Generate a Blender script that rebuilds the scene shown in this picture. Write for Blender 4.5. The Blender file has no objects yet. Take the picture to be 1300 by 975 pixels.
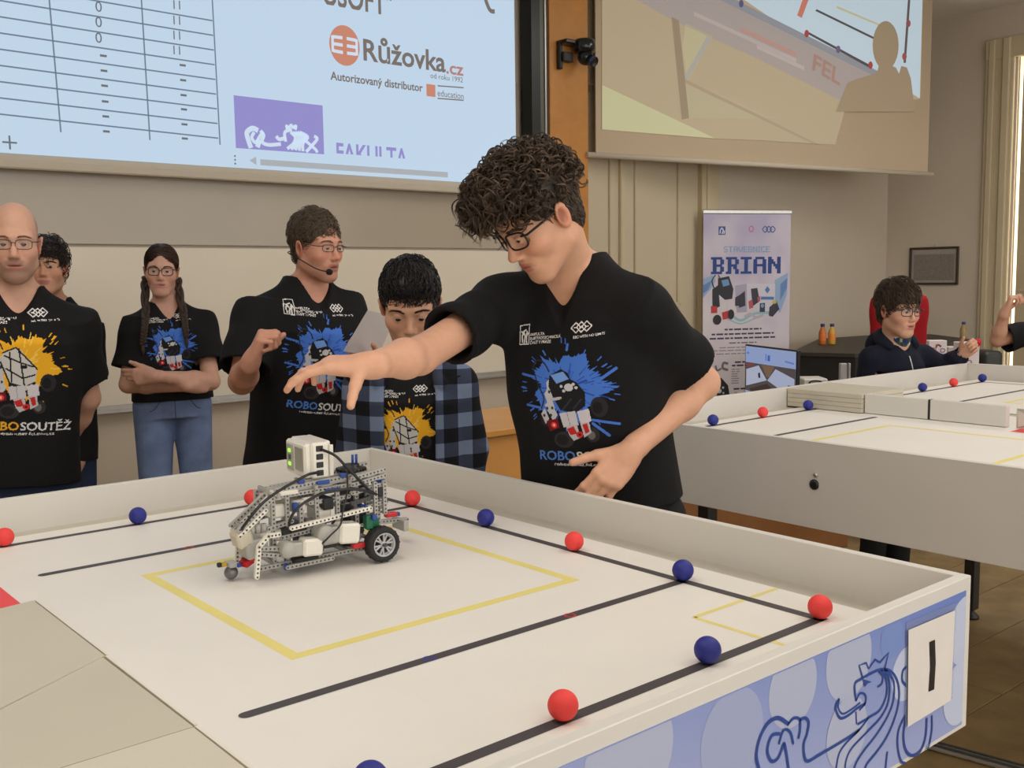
import bpy, bmesh, math, random
import numpy as np
from mathutils import Vector, Matrix
from mathutils.bvhtree import BVHTree
from mathutils.geometry import tessellate_polygon

SC = bpy.context.scene
COL = SC.collection
# ------------------------------------------------------------------ camera
Z0 = 0.985                                   # height of the playing field above the floor
CAM = np.array([-1.395, -0.889, 0.546 + Z0])
YAW, PITCH, ROLL, FPX = 0.7066318, 0.1029668, -0.0127141, 1303.5
_cy, _sy, _cp, _sp = math.cos(YAW), math.sin(YAW), math.cos(PITCH), math.sin(PITCH)
FW = np.array([_sy * _cp, _cy * _cp, -_sp])
_r0 = np.array([_cy, -_sy, 0.0]); _u0 = np.cross(_r0, FW)
RT = math.cos(ROLL) * _r0 + math.sin(ROLL) * _u0
UP = -math.sin(ROLL) * _r0 + math.cos(ROLL) * _u0
cd = bpy.data.cameras.new('camera'); cam = bpy.data.objects.new('camera', cd); COL.objects.link(cam)
cd.sensor_width = 36.0; cd.lens = 36.0 * FPX / 1300.0; cd.clip_start = 0.05; cd.clip_end = 100
M = Matrix.Identity(4)
for i in range(3):
    M[i][0], M[i][1], M[i][2], M[i][3] = RT[i], UP[i], -FW[i], CAM[i]
cam.matrix_world = M
SC.camera = cam
# ------------------------------------------------------------------ world, lights, exposure
W = bpy.data.worlds.new('world'); SC.world = W; W.use_nodes = True
W.node_tree.nodes['Background'].inputs[0].default_value = (1.0, 0.97, 0.93, 1)
W.node_tree.nodes['Background'].inputs[1].default_value = 1.75
def area(name, loc, size, power, color=(1, .95, .89), rot=(0, 0, 0)):
    l = bpy.data.lights.new(name, 'AREA'); l.shape = 'RECTANGLE'; l.size, l.size_y = size; l.energy = power; l.color = color
    o = bpy.data.objects.new(name, l); COL.objects.link(o); o.location = loc; o.rotation_euler = rot
    return o
area('ceiling_light_left', (-1.6, 0.6, 4.0), (1.2, 3.2), 34)
area('ceiling_light_middle', (1.6, -0.6, 4.0), (1.2, 3.2), 34)
area('ceiling_light_right', (5.6, 1.2, 4.0), (1.2, 3.2), 60)
area('ceiling_light_rear', (-1.5, -4.0, 4.0), (3.2, 1.2), 34)
SC.view_settings.view_transform = 'Standard'; SC.view_settings.look = 'None'
SC.view_settings.gamma = 1.0; SC.view_settings.use_curve_mapping = False
SC.view_settings.exposure = 0.25

# ------------------------------------------------------------------ helpers
def at(x, y, D):                              # point on the sight line at depth D, in metres
    return CAM + D * (FW + RT * (x - 650) / FPX - UP * (y - 487.5) / FPX)
def onpl(x, y, axis, d):                      # point on a world plane (axis = d)
    ray = FW + RT * (x - 650) / FPX - UP * (y - 487.5) / FPX
    return CAM + ray * (d - CAM[axis]) / ray[axis]
def V3(*a): return np.array(a, float)
def nrm(v): v = np.asarray(v, float); return v / (np.linalg.norm(v) + 1e-12)

_mats = {}
def pm(name, color, rough=.5, metal=0.0, spec=.5, var=None, bump=None, emit=None, coat=0.0, attr=None, alpha=None, trans=0.0):
    if name in _mats: return _mats[name]
    m = bpy.data.materials.new(name); m.use_nodes = True; nt = m.node_tree; b = nt.nodes['Principled BSDF']
    c4 = tuple(color) + (1,)
    b.inputs['Base Color'].default_value = c4; b.inputs['Roughness'].default_value = rough; b.inputs['Metallic'].default_value = metal
    b.inputs['Specular IOR Level'].default_value = spec; b.inputs['Coat Weight'].default_value = coat
    if trans: b.inputs['Transmission Weight'].default_value = trans
    if alpha is not None: b.inputs['Alpha'].default_value = alpha
    tc = None
    def coord():
        nonlocal tc
        if tc is None: tc = nt.nodes.new('ShaderNodeTexCoord')
        return tc.outputs['Object']
    src = None
    if attr:
        a = nt.nodes.new('ShaderNodeAttribute'); a.attribute_name = attr; src = a.outputs['Color']
    if var:
        n = nt.nodes.new('ShaderNodeTexNoise'); n.inputs['Scale'].default_value = var[0]; n.inputs['Detail'].default_value = 4
        nt.links.new(coord(), n.inputs['Vector'])
        mx = nt.nodes.new('ShaderNodeMix'); mx.data_type = 'RGBA'; mx.blend_type = 'MULTIPLY'
        rmp = nt.nodes.new('ShaderNodeMapRange'); rmp.inputs[1].default_value = .3; rmp.inputs[2].default_value = .7
        rmp.inputs[3].default_value = 1 - var[1]; rmp.inputs[4].default_value = 1 + var[1] * .6
        nt.links.new(n.outputs['Fac'], rmp.inputs[0])
        mx.inputs[0].default_value = 1
        if src is not None: nt.links.new(src, mx.inputs[6])
        else: mx.inputs[6].default_value = c4
        nt.links.new(rmp.outputs[0], mx.inputs[7]); src = mx.outputs[2]
    if src is not None: nt.links.new(src, b.inputs['Base Color'])
    if bump:
        n = nt.nodes.new('ShaderNodeTexNoise'); n.inputs['Scale'].default_value = bump[0]; n.inputs['Detail'].default_value = 5
        nt.links.new(coord(), n.inputs['Vector'])
        bp = nt.nodes.new('ShaderNodeBump'); bp.inputs['Strength'].default_value = bump[1]; bp.inputs['Distance'].default_value = .01
        nt.links.new(n.outputs['Fac'], bp.inputs['Height']); nt.links.new(bp.outputs[0], b.inputs['Normal'])
    if emit:
        b.inputs['Emission Strength'].default_value = emit
        if src is not None: nt.links.new(src, b.inputs['Emission Color'])
        else: b.inputs['Emission Color'].default_value = c4
    _mats[name] = m
    return m
def lin(r, g, b):                             # sRGB 0-255 -> linear
    f = lambda c: (c / 255 / 12.92) if c / 255 < .04045 else ((c / 255 + .055) / 1.055) ** 2.4
    return (f(r), f(g), f(b))

class MB:
    """collects polygons; build() links them as one mesh object"""
    def __init__(s): s.v = []; s.f = []; s.mi = []; s.mats = []; s.m = 0; s.sm = []; s.col = None
    def use(s, mat):
        if mat not in s.mats: s.mats.append(mat)
        s.m = s.mats.index(mat); return s
    def add(s, vs, fs, smooth=False, T=None):
        o = len(s.v)
        for p in vs:
            p = np.asarray(p, float)
            s.v.append(T @ p if T is None or T.shape == (3, 3) else (T[:3, :3] @ p + T[:3, 3])) if T is not None else s.v.append(p)
        for f in fs: s.f.append([o + i for i in f]); s.mi.append(s.m); s.sm.append(smooth)
        return s
    def box(s, c, size, R=None, b=0.0):
        hx, hy, hz = [k / 2 for k in size]; c = np.asarray(c, float); R = np.eye(3) if R is None else np.asarray(R)
        b = min(b, hx * .49, hy * .49, hz * .49)
        if b <= 0:
            vs = [c + R @ V3(sx * hx, sy * hy, sz * hz) for sz in (-1, 1) for sy in (-1, 1) for sx in (-1, 1)]
            return s.add(vs, [(0, 2, 3, 1), (4, 5, 7, 6), (0, 1, 5, 4), (2, 6, 7, 3), (0, 4, 6, 2), (1, 3, 7, 5)])
        vs = []; idx = {}
        for sx in (-1, 1):
            for sy in (-1, 1):
                for sz in (-1, 1):
                    for ax in range(3):
                        p = [sx * (hx - b), sy * (hy - b), sz * (hz - b)]; p[ax] += (sx, sy, sz)[ax] * b
                        idx[(sx, sy, sz, ax)] = len(vs); vs.append(c + R @ np.array(p))
        fs = []
        for ax in range(3):
            for sg in (-1, 1):
                o1, o2 = [(1, 2), (2, 0), (0, 1)][ax]; q = []
                for a_, b_ in ((-1, -1), (1, -1), (1, 1), (-1, 1)):
                    k = [0, 0, 0]; k[ax] = sg; k[o1] = a_; k[o2] = b_; q.append(idx[(*k, ax)])
                fs.append(q if sg > 0 else q[::-1])
        for ax in range(3):
            o1, o2 = [(1, 2), (2, 0), (0, 1)][ax]
            for a_ in (-1, 1):
                for b_ in (-1, 1):
                    k0 = [0, 0, 0]; k1 = [0, 0, 0]; k0[ax] = -1; k1[ax] = 1
                    for k in (k0, k1): k[o1] = a_; k[o2] = b_
                    q = [idx[(*k0, o1)], idx[(*k1, o1)], idx[(*k1, o2)], idx[(*k0, o2)]]
                    fs.append(q if a_ * b_ > 0 else q[::-1])
        for sx in (-1, 1):
            for sy in (-1, 1):
                for sz in (-1, 1):
                    q = [idx[(sx, sy, sz, i)] for i in range(3)]; fs.append(q if sx * sy * sz > 0 else q[::-1])
        return s.add(vs, fs)
    def tube(s, path, r, n=8, smooth=True, caps=True, closed=False):
        P = [np.asarray(p, float) for p in path]; K = len(P); rs = r if hasattr(r, '__len__') else [r] * K
        T = []
        for i in range(K):
            a = P[(i - 1) % K] if (closed or i > 0) else P[i]; b = P[(i + 1) % K] if (closed or i < K - 1) else P[i]; T.append(nrm(b - a))
        ref = V3(0, 0, 1) if abs(T[0][2]) < .9 else V3(1, 0, 0)
        x = nrm(np.cross(ref, T[0])); vs = []
        for i in range(K):
            x = nrm(x - T[i] * (x @ T[i])); y = np.cross(T[i], x)
            for k in range(n):
                a = 2 * math.pi * k / n; vs.append(P[i] + rs[i] * (math.cos(a) * x + math.sin(a) * y))
        fs = []
        for i in range(K if closed else K - 1):
            j = (i + 1) % K
            for k in range(n):
                l = (k + 1) % n; fs.append((i * n + k, i * n + l, j * n + l, j * n + k))
        s.add(vs, fs, smooth)
        if caps and not closed:
            o = len(s.v) - len(vs); s.f.append([o + k for k in range(n)][::-1]); s.f.append([o + (K - 1) * n + k for k in range(n)])
            s.mi += [s.m] * 2; s.sm += [False] * 2
        return s
    def cyl(s, a, b, r, n=16, smooth=True): return s.tube([a, b], r, n, smooth)
    def lathe(s, prof, c=(0, 0, 0), R=None, n=24, smooth=True):
        R = np.eye(3) if R is None else np.asarray(R); c = np.asarray(c, float); vs = []
        for (r, z) in prof:
            for k in range(n):
                a = 2 * math.pi * k / n; vs.append(c + R @ V3(r * math.cos(a), r * math.sin(a), z))
        fs = []
        for i in range(len(prof) - 1):
            for k in range(n):
                l = (k + 1) % n; fs.append((i * n + k, i * n + l, (i + 1) * n + l, (i + 1) * n + k))
        return s.add(vs, fs, smooth)
    def sphere(s, c, r, n=16, m=10, R=None):
        r = np.asarray(r if hasattr(r, '__len__') else (r, r, r), float); R = np.eye(3) if R is None else R
        c = np.asarray(c, float); vs = [c + R @ V3(0, 0, -r[2])]
        for i in range(1, m):
            t = -math.pi / 2 + math.pi * i / m
            for k in range(n):
                a = 2 * math.pi * k / n; vs.append(c + R @ (r * V3(math.cos(t) * math.cos(a), math.cos(t) * math.sin(a), math.sin(t))))
        vs.append(c + R @ V3(0, 0, r[2])); fs = []
        for k in range(n): fs.append((0, 1 + (k + 1) % n, 1 + k))
        for i in range(m - 2):
            for k in range(n):
                l = (k + 1) % n; a = 1 + i * n; b = a + n; fs.append((a + k, a + l, b + l, b + k))
        t = len(vs) - 1; a = 1 + (m - 2) * n
        for k in range(n): fs.append((a + k, a + (k + 1) % n, t))
        return s.add(vs, fs, True)
    def prism(s, poly, org, ex, ey, d):
        """2D polygon in the frame org/ex/ey extruded by the vector d (front face at org)"""
        org, ex, ey, d = [np.asarray(k, float) for k in (org, ex, ey, d)]; n = len(poly)
        fr = [org + ex * p[0] + ey * p[1] for p in poly]; vs = fr + [p + d for p in fr]
        tri = tessellate_polygon([[Vector((p[0], p[1], 0)) for p in poly]])
        A = sum(poly[i][0] * poly[(i + 1) % n][1] - poly[(i + 1) % n][0] * poly[i][1] for i in range(n))
        fs = []
        for t in tri:
            a, b, c = [poly[i] for i in t]
            ori = (b[0] - a[0]) * (c[1] - a[1]) - (c[0] - a[0]) * (b[1] - a[1])
            t = t if ori > 0 else t[::-1]
            fs.append(tuple(t)); fs.append(tuple(i + n for i in t[::-1]))
        for i in range(n):
            j = (i + 1) % n; q = (i, j, j + n, i + n); fs.append(q[::-1] if A > 0 else q)
        flip = np.cross(ex, ey) @ d > 0
        if flip: fs = [f[::-1] for f in fs]
        return s.add(vs, fs)
    def flat(s, poly, org, ex, ey):
        org, ex, ey = [np.asarray(k, float) for k in (org, ex, ey)]
        tri = tessellate_polygon([[Vector((p[0], p[1], 0)) for p in poly]]); fs = []
        for t in tri:
            a, b, c = [poly[i] for i in t]
            fs.append(tuple(t) if (b[0] - a[0]) * (c[1] - a[1]) - (c[0] - a[0]) * (b[1] - a[1]) > 0 else tuple(t[::-1]))
        return s.add([org + ex * p[0] + ey * p[1] for p in poly], fs)
    def ribbon(s, pts, w, org, ex, ey, smooth_it=True, closed=False):
        """a flat stroke of width w along 2D points"""
        P = [np.asarray(p, float) for p in pts]
        if smooth_it and len(P) > 2: P = catmull(P, 6)
        L = []; Rr = []
        for i in range(len(P)):
            t = nrm(P[min(i + 1, len(P) - 1)] - P[max(i - 1, 0)]); nn = V3(-t[1], t[0]); ww = w[i * len(w) // len(P)] if hasattr(w, '__len__') else w
            L.append(P[i] + nn * ww / 2); Rr.append(P[i] - nn * ww / 2)
        org, ex, ey = [np.asarray(k, float) for k in (org, ex, ey)]
        vs = [org + ex * p[0] + ey * p[1] for p in Rr] + [org + ex * p[0] + ey * p[1] for p in L]; n = len(P)
        return s.add(vs, [(i, i + 1, n + i + 1, n + i) for i in range(n - 1)])
    def mesh(s, name):
        me = bpy.data.meshes.new(name); me.from_pydata([tuple(p) for p in s.v], [], s.f)
        for m in s.mats: me.materials.append(m)
        if s.f:
            me.polygons.foreach_set('material_index', s.mi); me.polygons.foreach_set('use_smooth', s.sm)
        me.update(); return me
    def build(s, name, mat=None, parent=None, origin=None):
        if mat is not None and not s.mats: s.mats.append(mat)
        org = np.zeros(3) if origin is None and parent is None else np.asarray(origin if origin is not None else world_loc(parent), float)
        s.v = [p - org for p in s.v]
        o = bpy.data.objects.new(name, s.mesh(name)); COL.objects.link(o)
        if parent is None: o.location = org
        else:
            o.parent = parent; o.location = org - world_loc(parent)
        return o
_wl = {}
def world_loc(o):
    p = np.zeros(3)
    while o is not None: p = p + np.array(o.location); o = o.parent
    return p
def catmull(P, n):
    out = []; P = [np.asarray(p, float) for p in P]
    for i in range(len(P) - 1):
        p0 = P[max(i - 1, 0)]; p1 = P[i]; p2 = P[i + 1]; p3 = P[min(i + 2, len(P) - 1)]
        for k in range(n):
            t = k / n; out.append(.5 * ((2 * p1) + (p2 - p0) * t + (2 * p0 - 5 * p1 + 4 * p2 - p3) * t * t + (3 * p1 - p0 - 3 * p2 + p3) * t ** 3))
    out.append(P[-1]); return out
def tag(o, label=None, cat=None, group=None, kind=None):
    for k, v in (('label', label), ('category', cat), ('group', group), ('kind', kind)):
        if v: o[k] = v
    return o
def thing(name, loc, label, cat, group=None):
    o = bpy.data.objects.new(name, None); COL.objects.link(o); o.location = tuple(loc); o.empty_display_size = .05
    return tag(o, label, cat, group)
def struct(o): o['kind'] = 'structure'; return o
def rotz(a): c, s = math.cos(a), math.sin(a); return np.array([[c, -s, 0], [s, c, 0], [0, 0, 1.]])
def rotx(a): c, s = math.cos(a), math.sin(a); return np.array([[1, 0, 0], [0, c, -s], [0, s, c]])
def roty(a): c, s = math.cos(a), math.sin(a); return np.array([[c, 0, s], [0, 1, 0], [-s, 0, c]])
def circ(cx, cy, rx, ry=None, n=32):
    ry = rx if ry is None else ry
    return [(cx + rx * math.cos(2 * math.pi * k / n), cy + ry * math.sin(2 * math.pi * k / n)) for k in range(n)]
_txt = {}
def text_tris(body, bold=False):
    """triangles of a line of type, normalised to cap height 1 (numpy points, faces)"""
    key = (body, bold)
    if key in _txt: return _txt[key]
    c = bpy.data.curves.new('t', 'FONT'); c.body = body; c.size = 1.0; c.resolution_u = 3; c.fill_mode = 'FRONT'
    c.offset = .02 if bold else 0
    o = bpy.data.objects.new('t', c); COL.objects.link(o)
    dg = bpy.context.evaluated_depsgraph_get(); dg.update()
    me = bpy.data.meshes.new_from_object(o.evaluated_get(dg)); me.calc_loop_triangles()
    P = np.array([v.co[:2] for v in me.vertices]) if len(me.vertices) else np.zeros((0, 2))
    F = [tuple(t.vertices) for t in me.loop_triangles]
    bpy.data.objects.remove(o); bpy.data.curves.remove(c); bpy.data.meshes.remove(me)
    if len(P): P[:, 0] -= P[:, 0].min(); P /= .72
    _txt[key] = (P, F); return P, F
def put_text(mb, body, org, ex, ey, height, width=None, bold=False, cut=None, clipx=None):
    """type on a plane: org = left end of the baseline; cut = (low, high) keeps only that band of the cap height"""
    P, F = text_tris(body, bold)
    if not len(P): return mb
    P = P.copy() * height
    if width: P[:, 0] *= width / P[:, 0].max()
    Q = [[P[i] for i in f] for f in F]
    def clip(poly, ax, lim, sign):
        out = []
        for i in range(len(poly)):
            a, b = poly[i], poly[(i + 1) % len(poly)]; da, db = sign * (a[ax] - lim), sign * (b[ax] - lim)
            if da >= 0: out.append(a)
            if da * db < 0: out.append(a + (b - a) * da / (da - db))
        return out
    if cut: Q = [clip(clip(q, 1, cut[0] * height, 1), 1, cut[1] * height, -1) for q in Q]
    if clipx: Q = [clip(clip(q, 0, clipx[0], 1), 0, clipx[1], -1) for q in Q]
    org, ex, ey = [np.asarray(k, float) for k in (org, ex, ey)]
    for q in Q:
        if len(q) < 3: continue
        a, b, c = q[:3]; ori = (b[0] - a[0]) * (c[1] - a[1]) - (c[0] - a[0]) * (b[1] - a[1])
        mb.add([org + ex * p[0] + ey * p[1] for p in q], [tuple(range(len(q)))[::1 if ori > 0 else -1]])
    return mb
def copy_tree(o, parent=None):
    c = o.copy(); COL.objects.link(c); c.parent = parent
    for ch in [x for x in bpy.data.objects if x.parent == o]: copy_tree(ch, c)
    return c
# ------------------------------------------------------------------ room
m_wall = pm('wall_paint', lin(212, 200, 182), .85, var=(1.2, .04), bump=(60, .03))
m_ceil = pm('ceiling_paint', (.8, .78, .74), .9, var=(1, .03))
m_floor = pm('floor_wood', (.36, .245, .105), .5, var=(6, .3), bump=(40, .05))
m_trim = pm('trim_paint', lin(204, 190, 158), .55, var=(2, .05))
m_oak = pm('oak_veneer', lin(196, 135, 66), .45, var=(7, .12))
m_alu = pm('aluminium', (.62, .61, .58), .35, metal=.8, var=(30, .06))
m_black = pm('black_plastic', (.012, .012, .013), .4, var=(20, .2))
m_steel = pm('dark_steel', (.05, .05, .05), .4, metal=.6, var=(20, .2))
m_boardw = pm('whiteboard_enamel', lin(238, 228, 208), .38, var=(1.5, .03))
m_boardg = pm('glossy_board_enamel', lin(186, 175, 157), .2, var=(1.5, .05))
XR, YB = 9.0, 5.0
def slab(name, c, size, mat, b=0): o = MB().box(c, size, b=b).build(name, mat, origin=c); return struct(o)
fl = MB()
floor = struct(MB().box((1.5, -1.0, -.05), (15.4, 12.4, .09)).build('floor', pm('floor_ground', (.05, .035, .02), .8, var=(3, .1)), origin=(1.5, -1.0, 0)))
# long floor boards, each with its own edges
bw, k = .30, 0
bm_ = {}
random.seed(4)
for i in range(int(12.2 / bw)):
    y = -7.1 + bw * (i + .5); x0 = -6.1 - random.random() * 2.0
    while x0 < 9.0:
        L = 2.4; xa, xb = max(x0, -6.15), min(x0 + L, 9.0); x0 += L
        if xb - xa < .05: continue
        if not (xb > .2 and -1.5 < y): continue          # only the part of the floor the photo can see is laid in single boards
        key = round(xb - xa, 2)
        if key not in bm_:
            mb = MB().box((0, 0, 0), (xb - xa - .004, bw - .004, .012), b=.0015); mb.use(m_floor); bm_[key] = mb.mesh('floor_board')
        o = bpy.data.objects.new('floor_board', bm_[key]); COL.objects.link(o); o.parent = floor
        o.location = ((xa + xb) / 2 - 1.5, y + 1.0, .0 - .006)
mb = MB().box((-2.95, -1.0, -.006), (6.3, 12.2, .011)); mb.build('floor_cover', m_floor, floor)
slab('ceiling', (1.5, -1.0, 4.15), (15.4, 12.4, .1), m_ceil)
slab('wall_back', (1.5, YB + .1, 2.05), (15.4, .2, 4.1), m_wall)
# right wall with a tall window opening
wz0, wz1, wy0, wy1 = .25, 3.6, 1.9, 3.665
wr = MB()
wr.box((XR + .1, (YB + wy1) / 2, 2.05), (.2, YB - wy1, 4.1)); wr.box((XR + .1, (wy0 - 7.1) / 2, 2.05), (.2, wy0 + 7.1, 4.1))
wr.box((XR + .1, (wy0 + wy1) / 2, wz0 / 2), (.2, wy1 - wy0, wz0)); wr.box((XR + .1, (wy0 + wy1) / 2, (wz1 + 4.1) / 2), (.2, wy1 - wy0, 4.1 - wz1))
struct(wr.build('wall_right', m_wall, origin=(XR, 0, 0)))
slab('wall_left', (-6.1, -1.0, 2.05), (.2, 12.4, 4.1), m_wall)
win = struct(bpy.data.objects.new('window_1', None)); COL.objects.link(win); win.location = (XR, (wy0 + wy1) / 2, wz0)
c = MB()
for y0_, y1_, d in ((wy1 + .02, wy1 + .30, .05), (wy1 + .05, wy1 + .12, .085), (wy1 + .2, wy1 + .26, .075), (wy0 - .3, wy0, .05)):
    c.box((XR - d / 2, (y0_ + y1_) / 2, 1.9), (d, y1_ - y0_, 3.78), b=.008)
c.box((XR - .03, (wy0 + wy1) / 2, wz1 + .1), (.06, wy1 - wy0 + .6, .2), b=.008)
c.build('casing', m_trim, win)
MB().box((XR - .05, (wy0 + wy1) / 2, wz0 - .02), (.14, wy1 - wy0 + .1, .05), b=.006).build('sill', m_trim, win)
MB().box((XR + .15, (wy0 + wy1) / 2, (wz0 + wz1) / 2), (.01, wy1 - wy0, wz1 - wz0)).build('pane', pm('bright_window', (1, .97, .9), .3, emit=3.0), win)
MB().box((XR + .012, (wy0 + 3.615) / 2, (wz0 + wz1) / 2), (.02, 3.615 - wy0, wz1 - wz0 - .01)).build('blind', pm('window_blind', lin(190, 175, 145), .7, var=(2, .05)), win)
MB().box((XR + .05, wy1 - .006, (wz0 + wz1) / 2), (.06, .012, wz1 - wz0)).build('window_frame', m_trim, win)
for z in (1.35, 2.5): MB().box((XR - .004, wy0 + .85, z), (.012, 1.69, .02)).build('blind_rod', m_trim, win)
# baseboards
struct(MB().box((7.55, YB - .015, .07), (2.9, .03, .14), b=.004).build('baseboard_back', m_trim, origin=(7.5, YB, 0)))
struct(MB().box((XR - .015, 4.45, .07), (.03, 1.05, .14), b=.004).build('baseboard_right', m_trim, origin=(XR, 4.4, 0)))
# wooden pilaster beside the writing boards
struct(MB().box((4.12, 4.93, 2.05), (.40, .14, 4.1), b=.004).build('trim_1', m_oak, origin=(4.12, 4.93, 0)))
# panelled cupboard door in the back wall
door = struct(bpy.data.objects.new('door_1', None)); COL.objects.link(door); door.location = (5.1, YB, 0)
m_door = pm('panel_paint', lin(200, 188, 162), .6, var=(1.5, .05))
MB().box((5.07, YB - .012, 1.95), (1.42, .024, 3.9)).build('door_leaf', m_door, door)
for x0_, x1_ in ((4.42, 4.68), (4.98, 5.52)):
    for za, zb in ((.25, 1.15), (1.28, 2.95), (3.05, 3.8)):
        p = MB()
        for xx in (x0_, x1_): p.box((xx, YB - .032, (za + zb) / 2), (.045, .03, zb - za), b=.01)
        for zz in (za, zb): p.box(((x0_ + x1_) / 2, YB - .032, zz), (x1_ - x0_, .03, .045), b=.01)
        p.build('panel_moulding', m_door, door)
c = MB(); c.box((5.90, YB - .04, 1.95), (.24, .08, 3.9), b=.01); c.box((5.86, YB - .05, 1.95), (.06, .10, 3.9), b=.01); c.box((4.80, YB - .03, 1.95), (.05, .06, 3.9), b=.01)
c.build('door_frame', m_trim, door)
# ------------------------------------------------------------------ sliding writing boards
wb = thing('whiteboard', (1.0, 4.95, .8), 'wide pale enamel writing board on the back wall behind the standing people', 'whiteboard')
MB().box((.88, 4.965, 1.28), (5.65, .03, .90), b=.004).build('board_surface', m_boardw, wb)
t = MB(); t.box((.88, 4.935, .815), (5.65, .09, .022), b=.004); t.box((.88, 4.90, .83), (5.65, .012, .04), b=.003); t.build('chalk_tray', m_alu, wb)
gb = thing('glossy_board', (1.0, 4.90, 1.75), 'darker glossy upper sliding board just under the left projection screen', 'whiteboard')
MB().box((.88, 4.985, 2.35), (5.65, .02, 1.21), b=.004).build('board_surface', m_boardg, gb)
rail = thing('board_rail', (3.83, 4.92, 0), 'tall black and aluminium rail post of the sliding boards beside the wooden pilaster', 'rail')
MB().box((3.765, 4.90, 2.05), (.085, .12, 4.1)).build('black_channel', pm('dark_rail', (.012, .016, .016), .35), rail)
MB().box((3.83, 4.90, 2.05), (.05, .10, 4.1), b=.006).build('grey_profile', pm('grey_rail', (.12, .125, .11), .4, metal=.4), rail)
MB().box((3.862, 4.90, 2.05), (.012, .12, 4.1)).build('bright_profile', m_alu, rail)
MB().box((3.892, 4.91, 2.05), (.045, .08, 4.1)).build('brown_profile', pm('brown_rail', (.06, .03, .015), .5), rail)

# ------------------------------------------------------------------ left projection screen
PS = 4.85
def s1(x, y, dy=0.0): p = onpl(x, y, 1, PS); return (p[0], p[2])
EX, EZ = V3(1, 0, 0), V3(0, 0, 1)
zb = s1(300, 222)[1]; xr = s1(655, 100)[0]
scr = thing('projection_screen', (1.0, PS, zb), 'large lit left projection screen with a results table and sponsor logos', 'screen')
def em(name, rgb, k=.62): c = lin(*rgb); return pm(name, tuple(v * .55 for v in c), .7, spec=.1, emit=None) if k == 0 else _em(name, c, k)
def _em(name, c, k):
    m = pm(name, tuple(v * (1 - k) for v in c), .8, spec=.1); b = m.node_tree.nodes['Principled BSDF']
    b.inputs['Emission Color'].default_value = (*c, 1); b.inputs['Emission Strength'].default_value = k; return m
m_sheet = pm('screen_cloth', lin(206, 196, 178), .8, var=(1, .02))
zimg = s1(300, 213)[1]
MB().box(((-2.2 + xr) / 2, PS + .012, (zb + 4.0) / 2), (xr + 2.2, .012, 4.0 - zb)).build('screen_sheet', m_sheet, scr)
MB().box(((-2.2 + xr) / 2, PS + .005, zb - .012), (xr + 2.22, .03, .045), b=.01).build('bottom_bar', m_sheet, scr)
pi = MB(); pi.flat([(-2.1, zimg), (xr - .01, zimg), (xr - .01, 3.95), (-2.1, 3.95)], (0, PS - .002, 0), EX, EZ)
pi.build('projected_page', em('page_light', (192, 213, 234), .72), scr)
m_line = em('page_line', (120, 138, 158), .5); m_dig = em('page_grey', (118, 122, 128), .5); m_or = em('page_orange', (205, 140, 118), .6)
m_pur = em('page_violet', (152, 148, 212), .6); m_gold = em('page_brown', (130, 122, 116), .5); m_lil = em('page_white', (205, 222, 240), .7)
g = MB()
def seg(a, b, w=.008):
    a, b = s1(*a), s1(*b); g.ribbon([a, b], w, (0, PS - .004, 0), EX, EZ, False)
cols = [((62, -3), (77, 168)), ((179, -3), (190, 178)), ((269, -3), (279, 184))]
for a, b in cols: seg(a, b)
for i in range(10):
    yl = -1 + i * 20.6 - 19; yr = yl * .905 + 44.5 - 0
    rows_l, rows_r = (-2, yl), (268 + .05 * max(yr, 0), yr)
    if yl < 158: seg(rows_l, rows_r)
g.build('table_grid', m_line, scr)
def fig(name, fn):
    q = MB(); fn(q); q.build(name, m_dig, scr)
def digit(s, x, y, h):
    p = s1(x, y); fig('table_figure', lambda q: put_text(q, s, (p[0], PS - .005, p[1]), EX, EZ, h))
for y in (14.5, 34, 54): digit('0', 121, y, .056)
for y in (11.5, 31, 50, 69): digit('1', 220, y, .05); digit('1', 227, y + .6, .05)
def dash(x, y): a = s1(x, y); fig('table_dash', lambda q: q.flat([(a[0] - .018, a[1] - .006), (a[0] + .018, a[1] - .006), (a[0] + .018, a[1] + .006), (a[0] - .018, a[1] + .006)], (0, PS - .005, 0), EX, EZ))
for y in (71, 90, 109, 129, 148, 167): dash(128 + y * .04, y)
for y in (83, 102, 121, 139, 158, 176): dash(229 + y * .03, y)
ap = s1(12, 181); fig('plus_sign', lambda q: q.flat([(ap[0] + x * .035, ap[1] + y * .035) for x, y in ((-1, -.13), (-.13, -.13), (-.13, -1), (.13, -1), (.13, -.13), (1, -.13), (1, .13), (.13, .13), (.13, 1), (-.13, 1), (-.13, .13), (-1, .13))], (0, PS - .005, 0), EX, EZ))
am = s1(298, 203)
for k in (-1, 0, 1): fig('menu_dot', lambda q: q.flat(circ(am[0], am[1] + k * .022, .006, n=8), (0, PS - .005, 0), EX, EZ))
t = MB(); a, b = s1(330, 206), s1(568, 222); t.ribbon([(a[0], a[1]), (b[0], b[1])], .036, (0, PS - .005, 0), EX, EZ, False)
a = s1(321, 204); t.flat([(a[0] - .025, a[1]), (a[0] + .02, a[1] - .025), (a[0] + .02, a[1] + .025)], (0, PS - .005, 0), EX, EZ)
t.build('scroll_bar', em('page_bar', (176, 182, 188), .6), scr)
def line_text(name, body, x0, y0, x1, h, mat, bold=False, cut=None):
    a = s1(x0, y0); b = s1(x1, y0)
    q = MB(); put_text(q, body, (a[0], PS - .005, a[1]), EX, EZ, h, b[0] - a[0], bold, cut); return q.build(name, mat, scr)
line_text('lettering', 'Růžovka', 461, 76, 565, .135, m_gold, True)
line_text('lettering', '.cz', 566, 93, 588, .085, em('page_rose', (188, 140, 132), .5), True)
line_text('lettering', 'od roku 1992', 546, 99, 587, .035, m_gold)
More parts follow.
